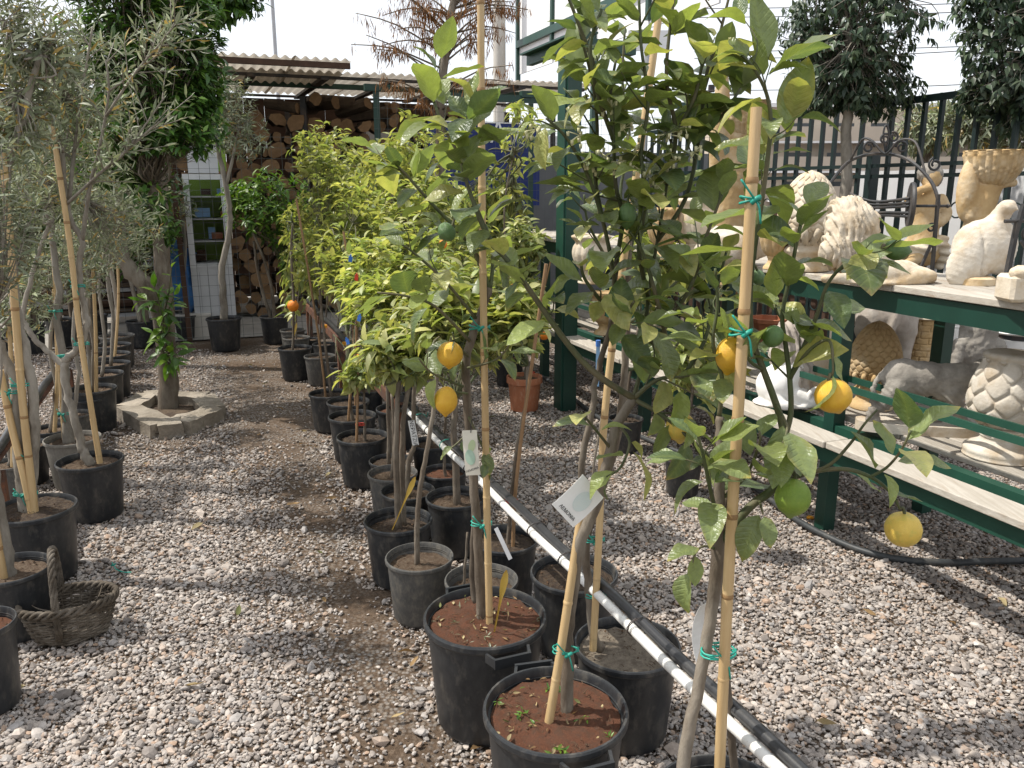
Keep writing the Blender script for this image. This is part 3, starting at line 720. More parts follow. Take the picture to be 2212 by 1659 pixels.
TC.br([(1706, 819, .04), (1740, 740, .04), (1765, 680, .03), (1790, 610, .02), (1840, 560, .0), (1905, 540, -.02)], [.005, .0022], 9, .10, .25, side=3, slen=.085, sn=3)
TC.br([(1706, 819, .04), (1745, 760, .0), (1790, 735, -.03), (1800, 790, -.05), (1797, 812, -.05)], [.004, .002], 3, .085, .4)
TC.br([(1649, 799, .04), (1620, 780, .0), (1596, 735, -.0)], [.004, .002], 3, .075, .2)
TC.br([(1668, 1060, .02), (1733, 1025, .0), (1817, 1013, -.03), (1880, 1030, -.05), (1925, 1065, -.06), (1944, 1100, -.06)], [.0055, .004, .0022], 2, .06, .5)
TC.br([(1880, 1030, -.05), (1915, 1010, -.06), (1945, 975, -.08), (1968, 930, -.09)], [.003, .002], 7, .092, .0, droop=.05)
TC.br([(1727, 1028, .0), (1790, 1005, -.02), (1835, 960, -.03), (1868, 915, -.04), (1895, 885, -.04)], [.004, .0018], 0)
TC.br([(1690, 1035, .02), (1712, 1005, .0), (1716, 1028, -.01)], [.004, .003], 1, .05)
TC.br([(1556, 1150, .03), (1535, 1060, -.02), (1520, 990, -.05), (1505, 930, -.06)], [.005, .0025], 7, .088, .2, side=3, slen=.08, sn=2)
TC.br([(1556, 1080, .04), (1610, 1030, .0), (1640, 960, -.03), (1640, 930, -.03)], [.004, .002], 6, .09, .2, side=1, slen=.07, sn=2)
TC.br([(1553, 900, .05), (1560, 820, .04), (1540, 740, .03), (1550, 660, .03), (1545, 580, .02)], [.005, .0025], 8, .085, .1, side=3, slen=.08, sn=3)
TC.br([(1556, 1190, .03), (1520, 1180, .0), (1500, 1200, -.02), (1492, 1240, -.03)], [.003, .0018], 3, .075, .4, droop=.9)
TC.br([(1675, 872, .03), (1700, 920, -.05), (1690, 960, -.07)], [.003, .002], 3, .095, .3)
TC.br([(1640, 1080, .02), (1648, 1110, -.06)], [.003, .002], 2, .10, .6, droop=.9)
TC.fruit(1579, 770, .03, 70, 88, m_lemon, stalk=(1590, 728, .02), tilt=(.1, .15, 0))
TC.fruit(1672, 727, -.02, 50, 48, m_greenf, kind='lemon', tilt=(.2, -1.3, 0), stalk=(1640, 735, .0))
TC.fruit(1801, 858, -.05, 80, 84, m_lemon, tilt=(.1, -.45, 0), stalk=(1797, 812, -.05))
TC.fruit(1712, 1078, -.04, 78, 92, m_lime, tilt=(.05, .05, 0), stalk=(1716, 1030, -.01))
TC.fruit(1951, 1144, -.06, 76, 74, m_lemonp, kind='round', stalk=(1944, 1100, -.06))
TC.fruit(1940, 540, -.02, 46, 62, m_greenf, tilt=(0, -1.45, 0), stalk=(1905, 540, -.02))
TC.done()
# --- tree behind, in pale cracked soil
TD = Tree('bare-stemmed lemon tree in black pot of pale cracked soil', 1355, 1388, 230, soil=m_soil_pale, fill=.9)
TD.trunk([(1302, 1402, .0), (1284, 1380, 0), (1270, 1250, 0), (1266, 1180, 0), (1285, 1100, .0), (1330, 960, .02), (1344, 860, .02), (1352, 760, .03), (1356, 640, .04), (1360, 520, .05)], [.016, .012, .0115, .011, .010, .008])
TD.stake([(1281, 1404, -.03), (1294, 1156, -.03), (1306, 900, -.02), (1342, 600, 0), (1392, 260, .02), (1432, -30, .04)], .0102)
TD.tie(1283, 1165, 0, .02); TD.tie(1287, 1285, 0, .02, tail=False); TD.tie(1340, 652, 0, .02)
TD.br([(1360, 560, .05), (1376, 470, .06), (1420, 360, .10), (1440, 250, .12)], [.006, .003], 10, .08, .1, side=2, slen=.1, sn=3)
TD.br([(1356, 660, .05), (1310, 560, .08), (1270, 480, .10), (1262, 420, .1)], [.005, .003], 8, .08, .2, side=2, slen=.1, sn=3)
TD.br([(1356, 700, .05), (1430, 640, .10), (1500, 560, .12), (1540, 470, .12)], [.005, .003], 9, .08, .2, side=2, slen=.1, sn=3)
TD.br([(1350, 800, .03), (1430, 780, .08), (1480, 720, .1), (1510, 690, .1)], [.005, .003], 8, .08, .2, side=2, slen=.1, sn=3)
TD.br([(1360, 540, .05), (1340, 420, .1), (1360, 300, .12), (1345, 180, .12), (1350, 60, .12)], [.005, .003], 12, .08, .15, side=2, slen=.1, sn=3)
TD.br([(1376, 470, .06), (1450, 380, .14), (1500, 280, .15), (1510, 180, .15)], [.005, .003], 9, .08, .15, side=2, slen=.1, sn=3)
TD.done()

for T_ in (TA, TB):                                   # weeds sprouting on the red soil
    ms = []
    for k in range(13):
        a_, q_ = random.uniform(0, 6.28), T_.R * random.uniform(.35, .86); c_ = T_.p + Vector((math.cos(a_) * q_, math.sin(a_) * q_, T_.H * .945))
        for j in range(random.randint(3, 7)): ms.append(frame(c_ + rv(.004), Vector((random.gauss(0, 1), random.gauss(0, 1), .5)), Vector((0, 0, 1)) + rv(.3), random.uniform(.010, .022)))
    stuff(merged_leaves('weeds', 'bright' if T_ is TB else 'olive', ms, m_citrus, T_.root, T_.p))
    ms = [frame(T_.p + Vector((math.cos(a_) * T_.R * q_, math.sin(a_) * T_.R * q_, T_.H * .95)), Vector((random.gauss(0, 1), random.gauss(0, 1), .1)), Vector((0, 0, 1)) + rv(.5), random.uniform(.010, .024)) for a_, q_ in [(random.uniform(0, 6.28), random.uniform(.2, .88)) for _ in range(34)]]
    stuff(merged_leaves('dry_bits', 'dead', ms, m_dry, T_.root, T_.p))
bb_ = B()
for (x, y) in ((1158, 280), (1320, 232), (1345, 278), (1252, 292), (1440, 290), (1382, 322), (1300, 332), (1480, 272), (1392, 372), (1422, 402), (1270, 345), (1455, 345), (1500, 330), (1335, 350)):
    c_ = W(x, y, TB.Y - .04)
    for j in range(7):
        e_ = c_ + rv(.011); bb_.tube([e_, e_ + Vector((0, 0, -.009))], [.0034, .0026], 6); bb_.tube([c_, e_], .0012, 4)
stuff(bb_.obj('blossom_buds', M('blossom_cream', (.62, .58, .38), (.50, .50, .28), 30, .6, .05), TB.crown, TB.org, smooth=True))
GV_ROW = toUV(TA.p)[1] - .1; GV_LEFT = -2.2
# ------------------------------------------------------------------ the middle row of potted citrus
GRP = 'potted citrus along the white pipe'
def sapling(label, x, y, wpx, stems, cr=None, mat=None, soil=None, kind='citrus', size=.06, n=420, singles=70, k=.95, group=GRP, fill=.88, name='potted_citrus_tree', cat='citrus tree', potkind='black', canes=(), ties=(), rr=.011, leafm=None, depth=.9, bark=None, shell=.35, rosette=5):
    """pot + stems drawn in the picture plane of the pot + one or more leaf volumes"""
    p, Rr, H = pot_place(x, y, wpx, k); root = thing(name, label, cat, p, group)
    add_pot(root, Rr, H, mat, soil, potkind, fill)
    for j, s in enumerate(stems):
        P = [W(q[0], q[1], p.y + (q[2] if len(q) > 2 else 0)) for q in s]
        P[0] = Vector((P[0].x, P[0].y, H * fill - .02)) if j < 9 else P[0]
        trunk(root, p, P, [rr, rr * .8, rr * .65], bark, knob=.001, n=8)
    for s in canes:
        P = [W(q[0], q[1], p.y + (q[2] if len(q) > 2 else -.02)) for q in s]; P[0].z = H * fill - .02
        stake(root, p, P, .0075 if len(s[0]) < 4 else s[0][3], mat=m_cane, nodes=False)
    for (tx, ty, mt) in ties: tie(root, p, W(tx, ty, p.y), .018, mat=mt, tail=False, turns=3, name='tape')
    for c in (cr or []):
        cx_, cy_, rx, ry = c[:4]; dy = c[4] if len(c) > 4 else 0; Yc = p.y + dy; C = W(cx_, cy_, Yc); s = pxm(Yc, C.z)
        top = W(*stems[0][-1][:2], p.y) if stems else C - Vector((0, 0, ry * s))
        nn = int((c[5] if len(c) > 5 else n) * 1.45)
        crown(root, p, C, (rx * s, rx * s * depth, ry * s), nn, kind, leafm or m_citrus, size * 1.28, singles, base=top, shell=shell, rosette=rosette)
    return root, p, Rr, H
sp_ = sapling
# near
r_, p_, q_, h_ = sp_('citrus in dusty grey pot directly beside the red-soil pot with two handles', 906, 1201, 148, [[(900, 1222), (902, 1120), (908, 1050), (925, 960), (940, 860), (945, 800)]], [(975, 690, 95, 85, .25)], mat=m_potg, soil=m_soil_brown, n=460, size=.072, fill=.84, singles=120)
r_, p_, q_, h_ = sp_('citrus with two straight trunks and yellow plant label in black pot', 860, 1121, 148, [[(862, 1140), (856, 1000), (857, 900), (862, 820)], [(872, 1120, .05), (868, 1000, .05), (872, 900, .05), (884, 830, .05)]], [(868, 760, 92, 70, .1)], soil=m_soil_dark, fill=.82, n=420, size=.066, rr=.014, singles=110)
GOLDS = [(W(847, 1145, p_.y - .1), W(897, 1030, p_.y - .13))]
sp_('citrus with hand-lettered white strip tied to its trunk', 881, 1058, 118, [[(880, 1075), (882, 1000), (895, 960), (893, 870), (898, 820)]], [(905, 700, 90, 75, .2)], soil=m_soil_brown, fill=.84, n=420, size=.066, rr=.013)
sp_('thick-trunked citrus in black pot under the white pipe', 985, 1072, 132, [[(988, 1095), (984, 1000), (980, 930), (985, 860)]], [(1020, 640, 105, 85, .25), (1060, 720, 70, 70, .2, 260)], soil=m_soil_brown, fill=.84, n=420, size=.066, rr=.018)
sp_('citrus in black pot with reddish crumbly soil beneath the white pipe', 960, 1017, 100, [[(962, 1030), (958, 960), (962, 900), (955, 820)]], [(950, 610, 90, 75, .2)], soil=m_soil_red, fill=.86, n=420, size=.064, rr=.008)
sp_('young citrus in shallow-filled grey pot next to black pot with two trunks', 848, 1020, 108, [[(846, 1030), (852, 950), (846, 850)]], [(830, 650, 85, 75, .35)], mat=m_potg, soil=m_soil_brown, fill=.86, n=420, size=.06)
sp_('young citrus in small black pot tucked behind the shallow-filled grey pot', 843, 993, 92, [[(840, 1000), (838, 900), (836, 800)]], [(800, 590, 80, 80, .35)], soil=m_soil_dark, n=400, size=.058)
sp_('citrus in black pot behind the pot of reddish crumbly soil', 935, 955, 96, [[(932, 965), (936, 880), (930, 800)]], [(900, 560, 95, 80, .35)], soil=m_soil_brown, n=460, size=.06, rr=.009)
sp_('citrus in black pot on the far side of the pipe post', 858, 881, 92, [[(862, 890), (866, 800), (870, 700)]], [(880, 480, 95, 85, .35), (930, 420, 60, 60, .5, 240)], soil=m_soil_red, n=460, size=.062)
sp_('small tufted citrus tied with red tape to two canes', 783, 941, 113, [[(789, 955), (787, 880), (785, 830)]], [(780, 805, 48, 30, .0, 130)], canes=[[(770, 955), (772, 880), (774, 800)]], ties=[(779, 917, m_red)], soil=m_soil_dark, n=130, size=.07, rr=.009, shell=.1)
sp_('short citrus with crossed canes in black pot behind red-taped citrus', 761, 897, 104, [[(762, 905), (756, 860), (752, 820)]], [(742, 560, 70, 75, .5)], canes=[[(752, 910), (756, 860), (770, 740), (766, 600)]], soil=m_soil_dark, n=420, size=.06)
sp_('citrus with low leaves in black pot among the row along the pipe', 752, 866, 92, [[(756, 875), (752, 700), (742, 560)]], [(760, 470, 80, 85, .5)], canes=[[(768, 880), (760, 640), (742, 500)]], soil=m_soil_dark, n=460, size=.06)
sp_('citrus beside a tall leaning cane in black pot at path edge', 710, 848, 86, [[(716, 855), (702, 740), (690, 620)]], [(690, 560, 62, 95, .3), (700, 390, 55, 85, .4, 260)], canes=[[(704, 862), (690, 740), (662, 560), (640, 430)]], soil=m_soil_dark, n=360, size=.06)
# further back: pots packed two and three deep
back = [
 (690, 768, 66, m_potg, (700, 470, 70, 90)), (724, 777, 58, m_potg, (760, 400, 70, 80)), (744, 790, 62, None, (830, 400, 80, 80)),
 (752, 812, 56, None, (800, 500, 70, 80)), (797, 840, 64, None, (850, 360, 75, 75)), (700, 742, 50, None, (735, 350, 60, 75)), (668, 732, 46, None, (680, 330, 50, 70)),
 (760, 760, 56, None, (900, 330, 80, 80)), (815, 800, 60, None, (940, 500, 80, 90)), (640, 728, 58, m_potg, (640, 500, 40, 60)), (632, 712, 54, m_potg, (650, 560, 40, 60)),
 (862, 840, 66, None, (1000, 560, 85, 90)),
]
for k, (x, y, wp, mt, c) in enumerate(back):
    sp_('young yellow-green citrus tree in a %s pot of the crowded back row' % ('dusty grey' if mt else 'black'), x, y, wp, [[(x, y + 4), (x + (c[0] - x) * .3, (y + c[1]) / 2 + 60), (c[0], c[1] + c[3] * .6)]], [c + (.25,)], mat=mt, soil=random.choice([m_soil_dark, m_soil_brown]), n=330, size=.062, singles=40, group='citrus in the crowded back row', rr=.008)
sp_('sapling with one orange and a yellow label in glossy black pot on path', 637, 750, 73, [[(632, 752), (634, 660), (630, 560), (632, 480)]], [(640, 600, 40, 110, .2, 90)], canes=[], soil=m_soil_dark, n=90, size=.085, rr=.012, shell=.1)
GOLDS.append((W(630, 757, G(637, 815).y - .05), W(641, 697, G(637, 815).y - .05)))
sp_('mandarin tree with dense bright green crown in black pot at fence', 592, 682, 62, [[(592, 690), (588, 630), (570, 560), (545, 500)], [(586, 690), (560, 600), (548, 520)]], [(588, 445, 92, 80, .0), (520, 430, 48, 44, 0, 220), (640, 520, 60, 95, .1, 340)], kind='bright', size=.075, n=620, singles=60, rr=.02, group=None, cat='mandarin tree', name='potted_mandarin_tree')
# across the pipe
sp_('thin-stemmed citrus with red tape in black pot beside the pipe', 1090, 1162, 148, [[(1096, 1178), (1105, 1080), (1118, 960), (1136, 870), (1140, 790)]], [(1120, 690, 62, 70, .1, 260)], canes=[[(1108, 1180), (1112, 1080), (1128, 930), (1150, 780), (1180, 570)]], ties=[(1103, 1082, m_red)], soil=m_soil_dark, n=260, size=.07, rr=.008, singles=120)
sp_('leafless low stump in grey pot hidden behind red-soil pot', 1040, 1250, 160, [[(1000, 1262), (1004, 1230), (1010, 1150)]], [], mat=m_potg, soil=m_soil_brown, rr=.006, fill=.8, name='planted_pot', cat='plant pot')
sp_('wet dark soil in black pot below the pipe, one thin stem', 1240, 1234, 190, [[(1272, 1240), (1268, 1180), (1276, 1060), (1300, 900)]], [], soil=m_soil_dark, rr=.006, name='planted_pot', cat='plant pot')
sp_('kumquat with orange fruit in terracotta pot beside green pillar', 1133, 812, 78, [[(1133, 815), (1140, 740), (1150, 660), (1140, 600)]], [(1125, 660, 70, 90, .0, 420), (1130, 530, 55, 70, .0, 260)], canes=[[(1143, 830), (1160, 700), (1190, 560)]], mat=m_terra, soil=m_soil_brown, potkind='terra', n=420, size=.07, rr=.009, group=None, name='potted_kumquat_tree', cat='kumquat tree', singles=120, ties=[(1147, 805, m_red)])
sp_('tall slim yellow-leaved citrus rising behind the kumquat', 1100, 770, 66, [[(1100, 775), (1095, 600), (1090, 440), (1110, 330)]], [(1085, 470, 70, 110, .3, 420), (1130, 280, 65, 75, .3, 90), (1010, 480, 70, 90, .3, 300)], soil=m_soil_brown, n=420, size=.075, rr=.009, group=None)
sp_('dark-leaved citrus in black pot between green pillar and display shelf', 1352, 903, 76, [[(1350, 910), (1362, 800), (1380, 700)]], [(1400, 560, 100, 110, .2, 420)], soil=m_soil_dark, n=420, size=.075, rr=.011, group=None)
sp_('leafy citrus in low black pot on gravel before the display shelf', 1477, 990, 84, [[(1478, 995), (1490, 900), (1500, 800)]], [(1500, 760, 70, 90, .1, 260)], soil=m_soil_dark, n=260, size=.075, rr=.011, group=None)
# kumquats hanging in the row
def kumq(x, y, Y, wp, label):
    o = fruit(None, (0, 0, 0), x, y, Y, wp, wp * 1.05, m_kumq, kind='round', name='orange_fruit'); tag(o, label, 'orange', 'small oranges hanging in the citrus row')
    b = B(); t = o.location.copy(); b.tube([t, t + Vector((0, .01, .03)), t + Vector((.01, .03, .08))], .002, 5); s = b.obj('stalk', m_stem, None); s.parent = o; s.matrix_parent_inverse = Matrix.LocRotScale(o.location, None, o.scale).inverted()
for (x, y, Y, wp) in ((957, 528, 3.1, 18), (1175, 722, 5.2, 24), (1160, 690, 5.2, 18), (1098, 632, 5.2, 16), (1075, 655, 5.2, 14), (1110, 620, 5.3, 14), (633, 661, G(637, 815).y - .03, 24)):
    kumq(x, y, Y, wp, 'small round orange hanging among citrus leaves')
# ------------------------------------------------------------------ planes of the yard
def PU(x, y, u):
    r = ray(x, y); c = Vector((0, 0, EYE)); t = (u - c.dot(Uax)) / r.dot(Uax); return c + r * t
def PV(x, y, v):
    r = ray(x, y); c = Vector((0, 0, EYE)); t = (v - c.dot(Vax)) / r.dot(Vax); return c + r * t
def vof(x, y, u): return PU(x, y, u).dot(Vax)
def uof(x, y, v): return PV(x, y, v).dot(Uax)
m_corr = M('corrugated_sheet_grey', (.46, .42, .37), (.34, .30, .26), 6, .8, .15, c3=(.22, .15, .10), s3=2.2, t3=(.5, .75))
_nt = m_corr.node_tree; _t = N(_nt, 'ShaderNodeBsdfTranslucent'); _pb = _nt.nodes['Principled BSDF']     # thin weathered sheet lets some daylight through
_t.inputs[0].default_value = (.62, .56, .47, 1); _ms = N(_nt, 'ShaderNodeMixShader', i_0=.30); _nt.links.new(_pb.outputs[0], _ms.inputs[1]); _nt.links.new(_t.outputs[0], _ms.inputs[2]); _nt.links.new(_ms.outputs[0], _nt.nodes['Material Output'].inputs[0])
m_brownwood = M('board_dark_brown', (.085, .045, .028), (.05, .028, .018), 8, .85, .3, stretch=(1, 1, 1))
m_iron = M('steel_dark', (.03, .032, .034), (.02, .021, .023), 20, .55, .15, c3=(.07, .05, .04), s3=8)
m_wire = M('wire_galvanised', (.13, .145, .14), (.10, .11, .105), 30, .5, .05, metal=.4)
m_logend = M('log_end_grain', (.27, .165, .085), (.17, .10, .05), 18, .85, .35, c3=(.20, .12, .06), s3=5)
m_logbark = M('log_bark', (.09, .063, .042), (.05, .035, .024), 14, .95, .7, dist=.02)
m_cab = M('cabinet_white', (.62, .63, .64), (.55, .56, .58), 5, .5, .05)
m_lime_panel = M('panel_lime_green', (.30, .48, .06), (.25, .42, .05), 3, .6, .03)
m_bluebag = M('sheet_blue', (.04, .17, .42), (.03, .12, .34), 9, .5, .4, dist=.03)
m_signblue = M('board_blue', (.012, .03, .17), (.01, .025, .14), 4, .45, .02)
m_signwhite = M('board_white', (.80, .80, .80), (.76, .76, .77), 3, .5, .02)
m_pole = M('pole_pale', (.55, .52, .47), (.48, .45, .40), 8, .6, .1)
m_polegrey = M('pole_grey', (.42, .43, .45), (.36, .37, .39), 8, .5, .05)
m_wall = M('wall_pale_grey', (.62, .62, .62), (.55, .55, .56), 3, .8, .1, c3=(.52, .44, .41), s3=1.1, t3=(.5, .7))
m_greywall = M('wall_dark_grey', (.14, .145, .15), (.11, .115, .12), 3, .7, .1)
m_building = M('building_beige', (.50, .43, .35), (.44, .38, .31), 1, .9, .1)
m_conc = M('concrete_pale', (.34, .32, .29), (.26, .245, .22), 4, .9, .2)
m_bar = M('paint_black_green', (.010, .024, .022), (.008, .018, .018), 10, .45, .08, spec=.45)
m_dark = M('void_dark', (.02, .018, .016), (.014, .013, .012), 5, .9, 0)
m_bwin = M('window_dark', (.05, .055, .06), (.04, .045, .05), 5, .2, 0)
glass, _nt, _p = newmat('glass_clear'); _p.inputs['Transmission Weight'].default_value = 1; _p.inputs['Roughness'].default_value = .03; _p.inputs['IOR'].default_value = 1.1
# ------------------------------------------------------------------ wood store with corrugated roof
UN, UF, UL = 9.9, 12.9, 10.9
zn, zf = PU(900, 166, UN).z, PU(900, 214, UF).z
v0, v1 = vof(-260, 150, UN), vof(1275, 170, UN)
shed = thing('wood_store', 'open wood store with corrugated roof and dark beams behind the wire fence', 'shed', UV(UL + 1, (v0 + v1) / 2))
so = shed.location.copy()
def corr_sheet(ua, ub, va, vb, za, zb, name='roof_sheet', parent=shed, org=so, amp=.017, wl=.105):
    nv = int((vb - va) / wl * 6); V, F = [], []
    for i in range(2):
        for j in range(nv + 1):
            v = va + (vb - va) * j / nv; q = math.sin(v / wl * 2 * math.pi) * amp
            V.append(UV(ua if i == 0 else ub, v, (za if i == 0 else zb) + q) - org)
    n = nv + 1
    for j in range(nv): F += [(j, j + 1, n + j + 1, n + j)]
    return link(name, mkmesh(name, V, F, True, 60), parent, m_corr)
v = v0
while v < v1:
    ve = min(v + .95, v1); dz = random.uniform(0, .02)
    corr_sheet(UN + random.uniform(-.05, .05), UF, v - .02, ve + .02, zn + dz, zf + dz); v = ve
zt = PU(620, 122, 9.4).z; va_, vb_ = vof(430, 120, 9.4), vof(757, 130, 9.4)
v = va_
while v < vb_ - .05:
    ve = min(v + .95, vb_); corr_sheet(9.4, 11.0, v - .02, ve + .02, zt, zt - .10); v = ve
b = B(); b.bar(UV(9.44, va_, zt - .06), UV(9.44, vb_, zt - .06), .05, .06); b.obj('fascia', m_brownwood, shed, so)
for k, u in enumerate((10.05, 10.9, 12.8)):
    z = zn + (zf - zn) * (u - UN) / (UF - UN); b = B(); h = .06 if k == 1 else .03
    b.bar(UV(u, v0, z - .025 - h / 2), UV(u, v1, z - .025 - h / 2), .06, h); b.obj('purlin', m_iron if k != 1 else m_green, shed, so)
for v in np.linspace(v0 + .2, v1 - .1, 10):
    b = B(); b.bar(UV(UN + .05, v, zn - .055), UV(UF - .05, v, zf - .055), .09, .035); b.obj('rafter', m_iron, shed, so)
for v in (v0 + .2, (v0 + v1) / 2 + .3, v1 - .1):
    b = B(); b.bar(UV(UF - .2, v, 0), UV(UF - .2, v, zf - .17), .08, .08); b.bar(UV(10.85, v, 0), UV(10.85, v, zn - .17), .07, .07); b.obj('post', m_iron, shed, so)
k = 0; v = v0
while v < vof(1010, 300, UF):
    b = B(); b.box(UV(UF - .02 + random.uniform(0, .01), v + .145, (zf - .05) / 2), (.285, .03, zf - .1), TH); b.obj('wall_board', m_brownwood, shed, so); v += .29
# logs: every one on its own
def log_mesh(seed):
    r = random.Random(seed); n = 11; L = .42; rr = [1 + r.uniform(-.18, .12) for _ in range(n)]
    if seed % 3 == 0:                      # a split log
        rr = [q if i < 7 else q * .45 for i, q in enumerate(rr)]
    V = [Vector((rr[k] * math.cos(k * 6.283 / n) * (1 if e == 0 else .95), e * L, rr[k] * math.sin(k * 6.283 / n))) for e in (0, 1) for k in range(n)]
    V = [Vector((p.x * .1, p.y, p.z * .1)) for p in V] + [Vector((0, -.004, 0))]
    F = [(k, n + k, n + (k + 1) % n, (k + 1) % n) for k in range(n)] + [(k, (k + 1) % n, 2 * n) for k in range(n)] + [tuple(range(2 * n - 1, n - 1, -1))]
    me = mkmesh('log', V, F, False); me.materials.append(m_logbark); me.materials.append(m_logend)
    for p in me.polygons: p.material_index = 0 if p.index < n else 1
    return me
LG = [log_mesh(k) for k in range(9)]
lv0, lv1 = vof(345, 300, UL), vof(1020, 300, UL); z = .10; row = 0; nl = 0
while z < PU(700, 255, UL).z and nl < 300:
    v = lv0 + (row % 2) * .1
    while v < lv1 and nl < 300:
        s = random.choice((random.uniform(.5, .75), random.uniform(.8, 1.25), random.uniform(.85, 1.1)))
        o = link('firewood_log', random.choice(LG)); o.location = UV(UL + random.uniform(-.12, .1), v, z + random.uniform(-.05, .05)); o.rotation_euler = (random.uniform(-.06, .06), random.uniform(0, 6.28), TH + random.uniform(-.12, .12))
        o.scale = (s, random.uniform(.8, 1.3), s * random.uniform(.75, 1.1)); nl += 1
        tag(o, 'cut firewood log stacked under the corrugated roof', 'log', 'firewood logs in the wood store'); v += .195 * s + .012
    z += .178; row += 1
for k in range(16):                        # loose logs across the top
    o = link('firewood_log', random.choice(LG)); v = random.uniform(lv0 + .3, lv1 - .2); o.location = UV(UL + random.uniform(-.1, .3), v, z + random.uniform(-.02, .12)); o.rotation_euler = (random.uniform(-.3, .3), random.uniform(0, 6), TH + random.uniform(-1.4, 1.4)); o.scale = (.8, 1.2, .8)
    tag(o, 'firewood log lying crosswise on top of the stack', 'log', 'firewood logs on top of the stack')
# sawn boards stacked at the left end of the store
lb = thing('board_stack', 'stack of grey sawn boards under the left end of the wood store', 'boards', UV(UL, vof(120, 600, UL))); lbo = lb.location.copy()
for k in range(34):
    zz = .12 + (k // 2) * .06; v = vof(120, 600, UL) + (k % 2 - .5) * 1.9 + random.uniform(-.2, .2); b = B(); b.bar(UV(UL + random.uniform(-.1, .1), v - .95, zz), UV(UL + random.uniform(-.1, .1), v + .95, zz + random.uniform(-.01, .01)), .22, .045); b.obj('board', random.choice([m_brownwood, m_logbark, m_polegrey]), lb, lbo)
# ------------------------------------------------------------------ wire fence across the end of the yard
UFE = 9.25
fence = thing('wire_fence', 'galvanised wire mesh fence with green posts across the yard end', 'fence', UV(UFE, 0)); fo = fence.location.copy()
b = B(); zt1 = PU(600, 288, UFE).z; zt2 = PU(1000, 212, UFE).z
vs0, vs1, vs2 = vof(150, 500, UFE), vof(812, 400, UFE), vof(1640, 300, UFE)
for v in np.arange(vs0, vs2, .105):
    b.tube([UV(UFE, v, .02), UV(UFE, v, zt1 if v < vs1 else zt2)], .0021, 4, cap=False)
for z in np.arange(.05, zt2, .11):
    b.tube([UV(UFE + .004, vs0 if z < zt1 else vs1, z), UV(UFE + .004, vs2, z)], .0021, 4, cap=False)
stuff(b.obj('wire_mesh', m_wire, fence, fo))
for x in (818, 1150, 1520):
    v = vof(x, 300, UFE); b = B(); b.bar(UV(UFE + .05, v, 0), UV(UFE + .05, v, zt2 + .05), .06, .06); b.bar(UV(UFE + .05, v - .13, zt2 + .075), UV(UFE + .05, v + .17, zt2 + .075), .09, .07); b.obj('post', m_green, fence, fo)
b = B(); b.bar(UV(UFE + .05, vof(950, 215, UFE), zt2 + .02), UV(UFE + .05, vs2, zt2 + .02), .05, .08); b.obj('top_rail', m_green, fence, fo)
b = B(); v = vof(392, 540, UFE + .1); b.bar(UV(UFE + .12, v, 0), UV(UFE + .12, v - .02, PU(380, 372, UFE).z), .05, .05); b.obj('post', m_brownwood, fence, fo)
# ------------------------------------------------------------------ glazed cabinet behind the fence
UC = 9.55
ca, cb = vof(425, 728, UC), vof(515, 728, UC); hz = PU(450, 376, UC).z; pz = PU(470, 577, UC).z
cab = thing('cabinet', 'white cabinet with glazed upper half and shelves behind wire fence', 'cabinet', UV(UC, (ca + cb) / 2), rz=TH); wC = cb - ca
def cbx(name, x, y, z, e, mat, par=cab): return B().box((x, y, z), e).obj(name, mat, par)
cbx('lower_panel', 0, .02, pz / 2 + .02, (wC - .004, .03, pz - .04), m_cab)
for k in range(1, 5): cbx('groove', -wC / 2 + wC * k / 5, .003, pz / 2, (.006, .006, pz - .1), m_polegrey)
for s in (-1, 1): cbx('stile', s * (wC / 2 - .03), .02, (pz + hz) / 2, (.06, .045, hz - pz), m_cab)
cbx('top_rail', 0, .018, hz - .03, (wC - .122, .042, .06), m_cab); cbx('mid_rail', 0, .018, pz + .02, (wC - .122, .042, .04), m_cab)
for s in (-1, 1): cbx('side', s * (wC / 2 - .01), .25, hz / 2, (.016, .41, hz - .02), m_cab)
cbx('back', 0, .46, hz / 2, (wC, .012, hz), m_lime_panel)
for k in range(4): cbx('shelf', 0, .25, pz + (hz - pz) * (.04 + .24 * k), (wC - .04, .38, .014), m_cab)
for k in range(9):
    zz = pz + (hz - pz) * (.05 + .24 * (k % 4)); sx = random.uniform(-.2, .2); hh = random.uniform(.05, .13)
    o = cbx('shelf_item', sx, .2, zz + hh / 2 + .01, (random.uniform(.05, .16), .1, hh), random.choice([m_bluebag, m_cab, m_terra, m_brownwood, m_lblue]))
cbx('glass_pane', 0, .012, (pz + hz) / 2, (wC - .13, .004, hz - pz - .1), glass)
o = B().box((0, .2, hz + .16), (wC * .7, .25, .30)).obj('white_box', m_cab); o.location = cab.location; o.rotation_euler = (0, 0, TH); tag(o, 'white box standing on the glazed cabinet', 'box')
o = B().box((.05, .46, hz + .34), (wC * .9, .012, .60)).obj('green_panel', m_lime_panel); o.location = cab.location; o.rotation_euler = (0, 0, TH); tag(o, 'lime green panel behind the white box', 'panel')
def lump(name, c, rad, mat, seed=0, sub=3, amp=.25):
    bm = bmesh.new(); bmesh.ops.create_icosphere(bm, subdivisions=sub, radius=1)
    for q in bm.verts:
        n = 1 + amp * mnoise.noise(q.co * 1.7 + Vector((seed, 0, 0))) + amp * .5 * mnoise.noise(q.co * 4 + Vector((seed, 3, 0)))
        q.co = Vector((q.co.x * rad[0], q.co.y * rad[1], max(q.co.z, -.75) * rad[2])) * n
    me = bpy.data.meshes.new(name); bm.to_mesh(me); bm.free(); me.shade_smooth(); o = link(name, me, None, mat); o.location = c; return o
g = PU(378, 640, 9.7); tag(lump('blue_sack', (g.x, g.y, .62), (.24, .22, .42), m_bluebag, 3), 'blue plastic sack slumped beside the glazed cabinet', 'sack')
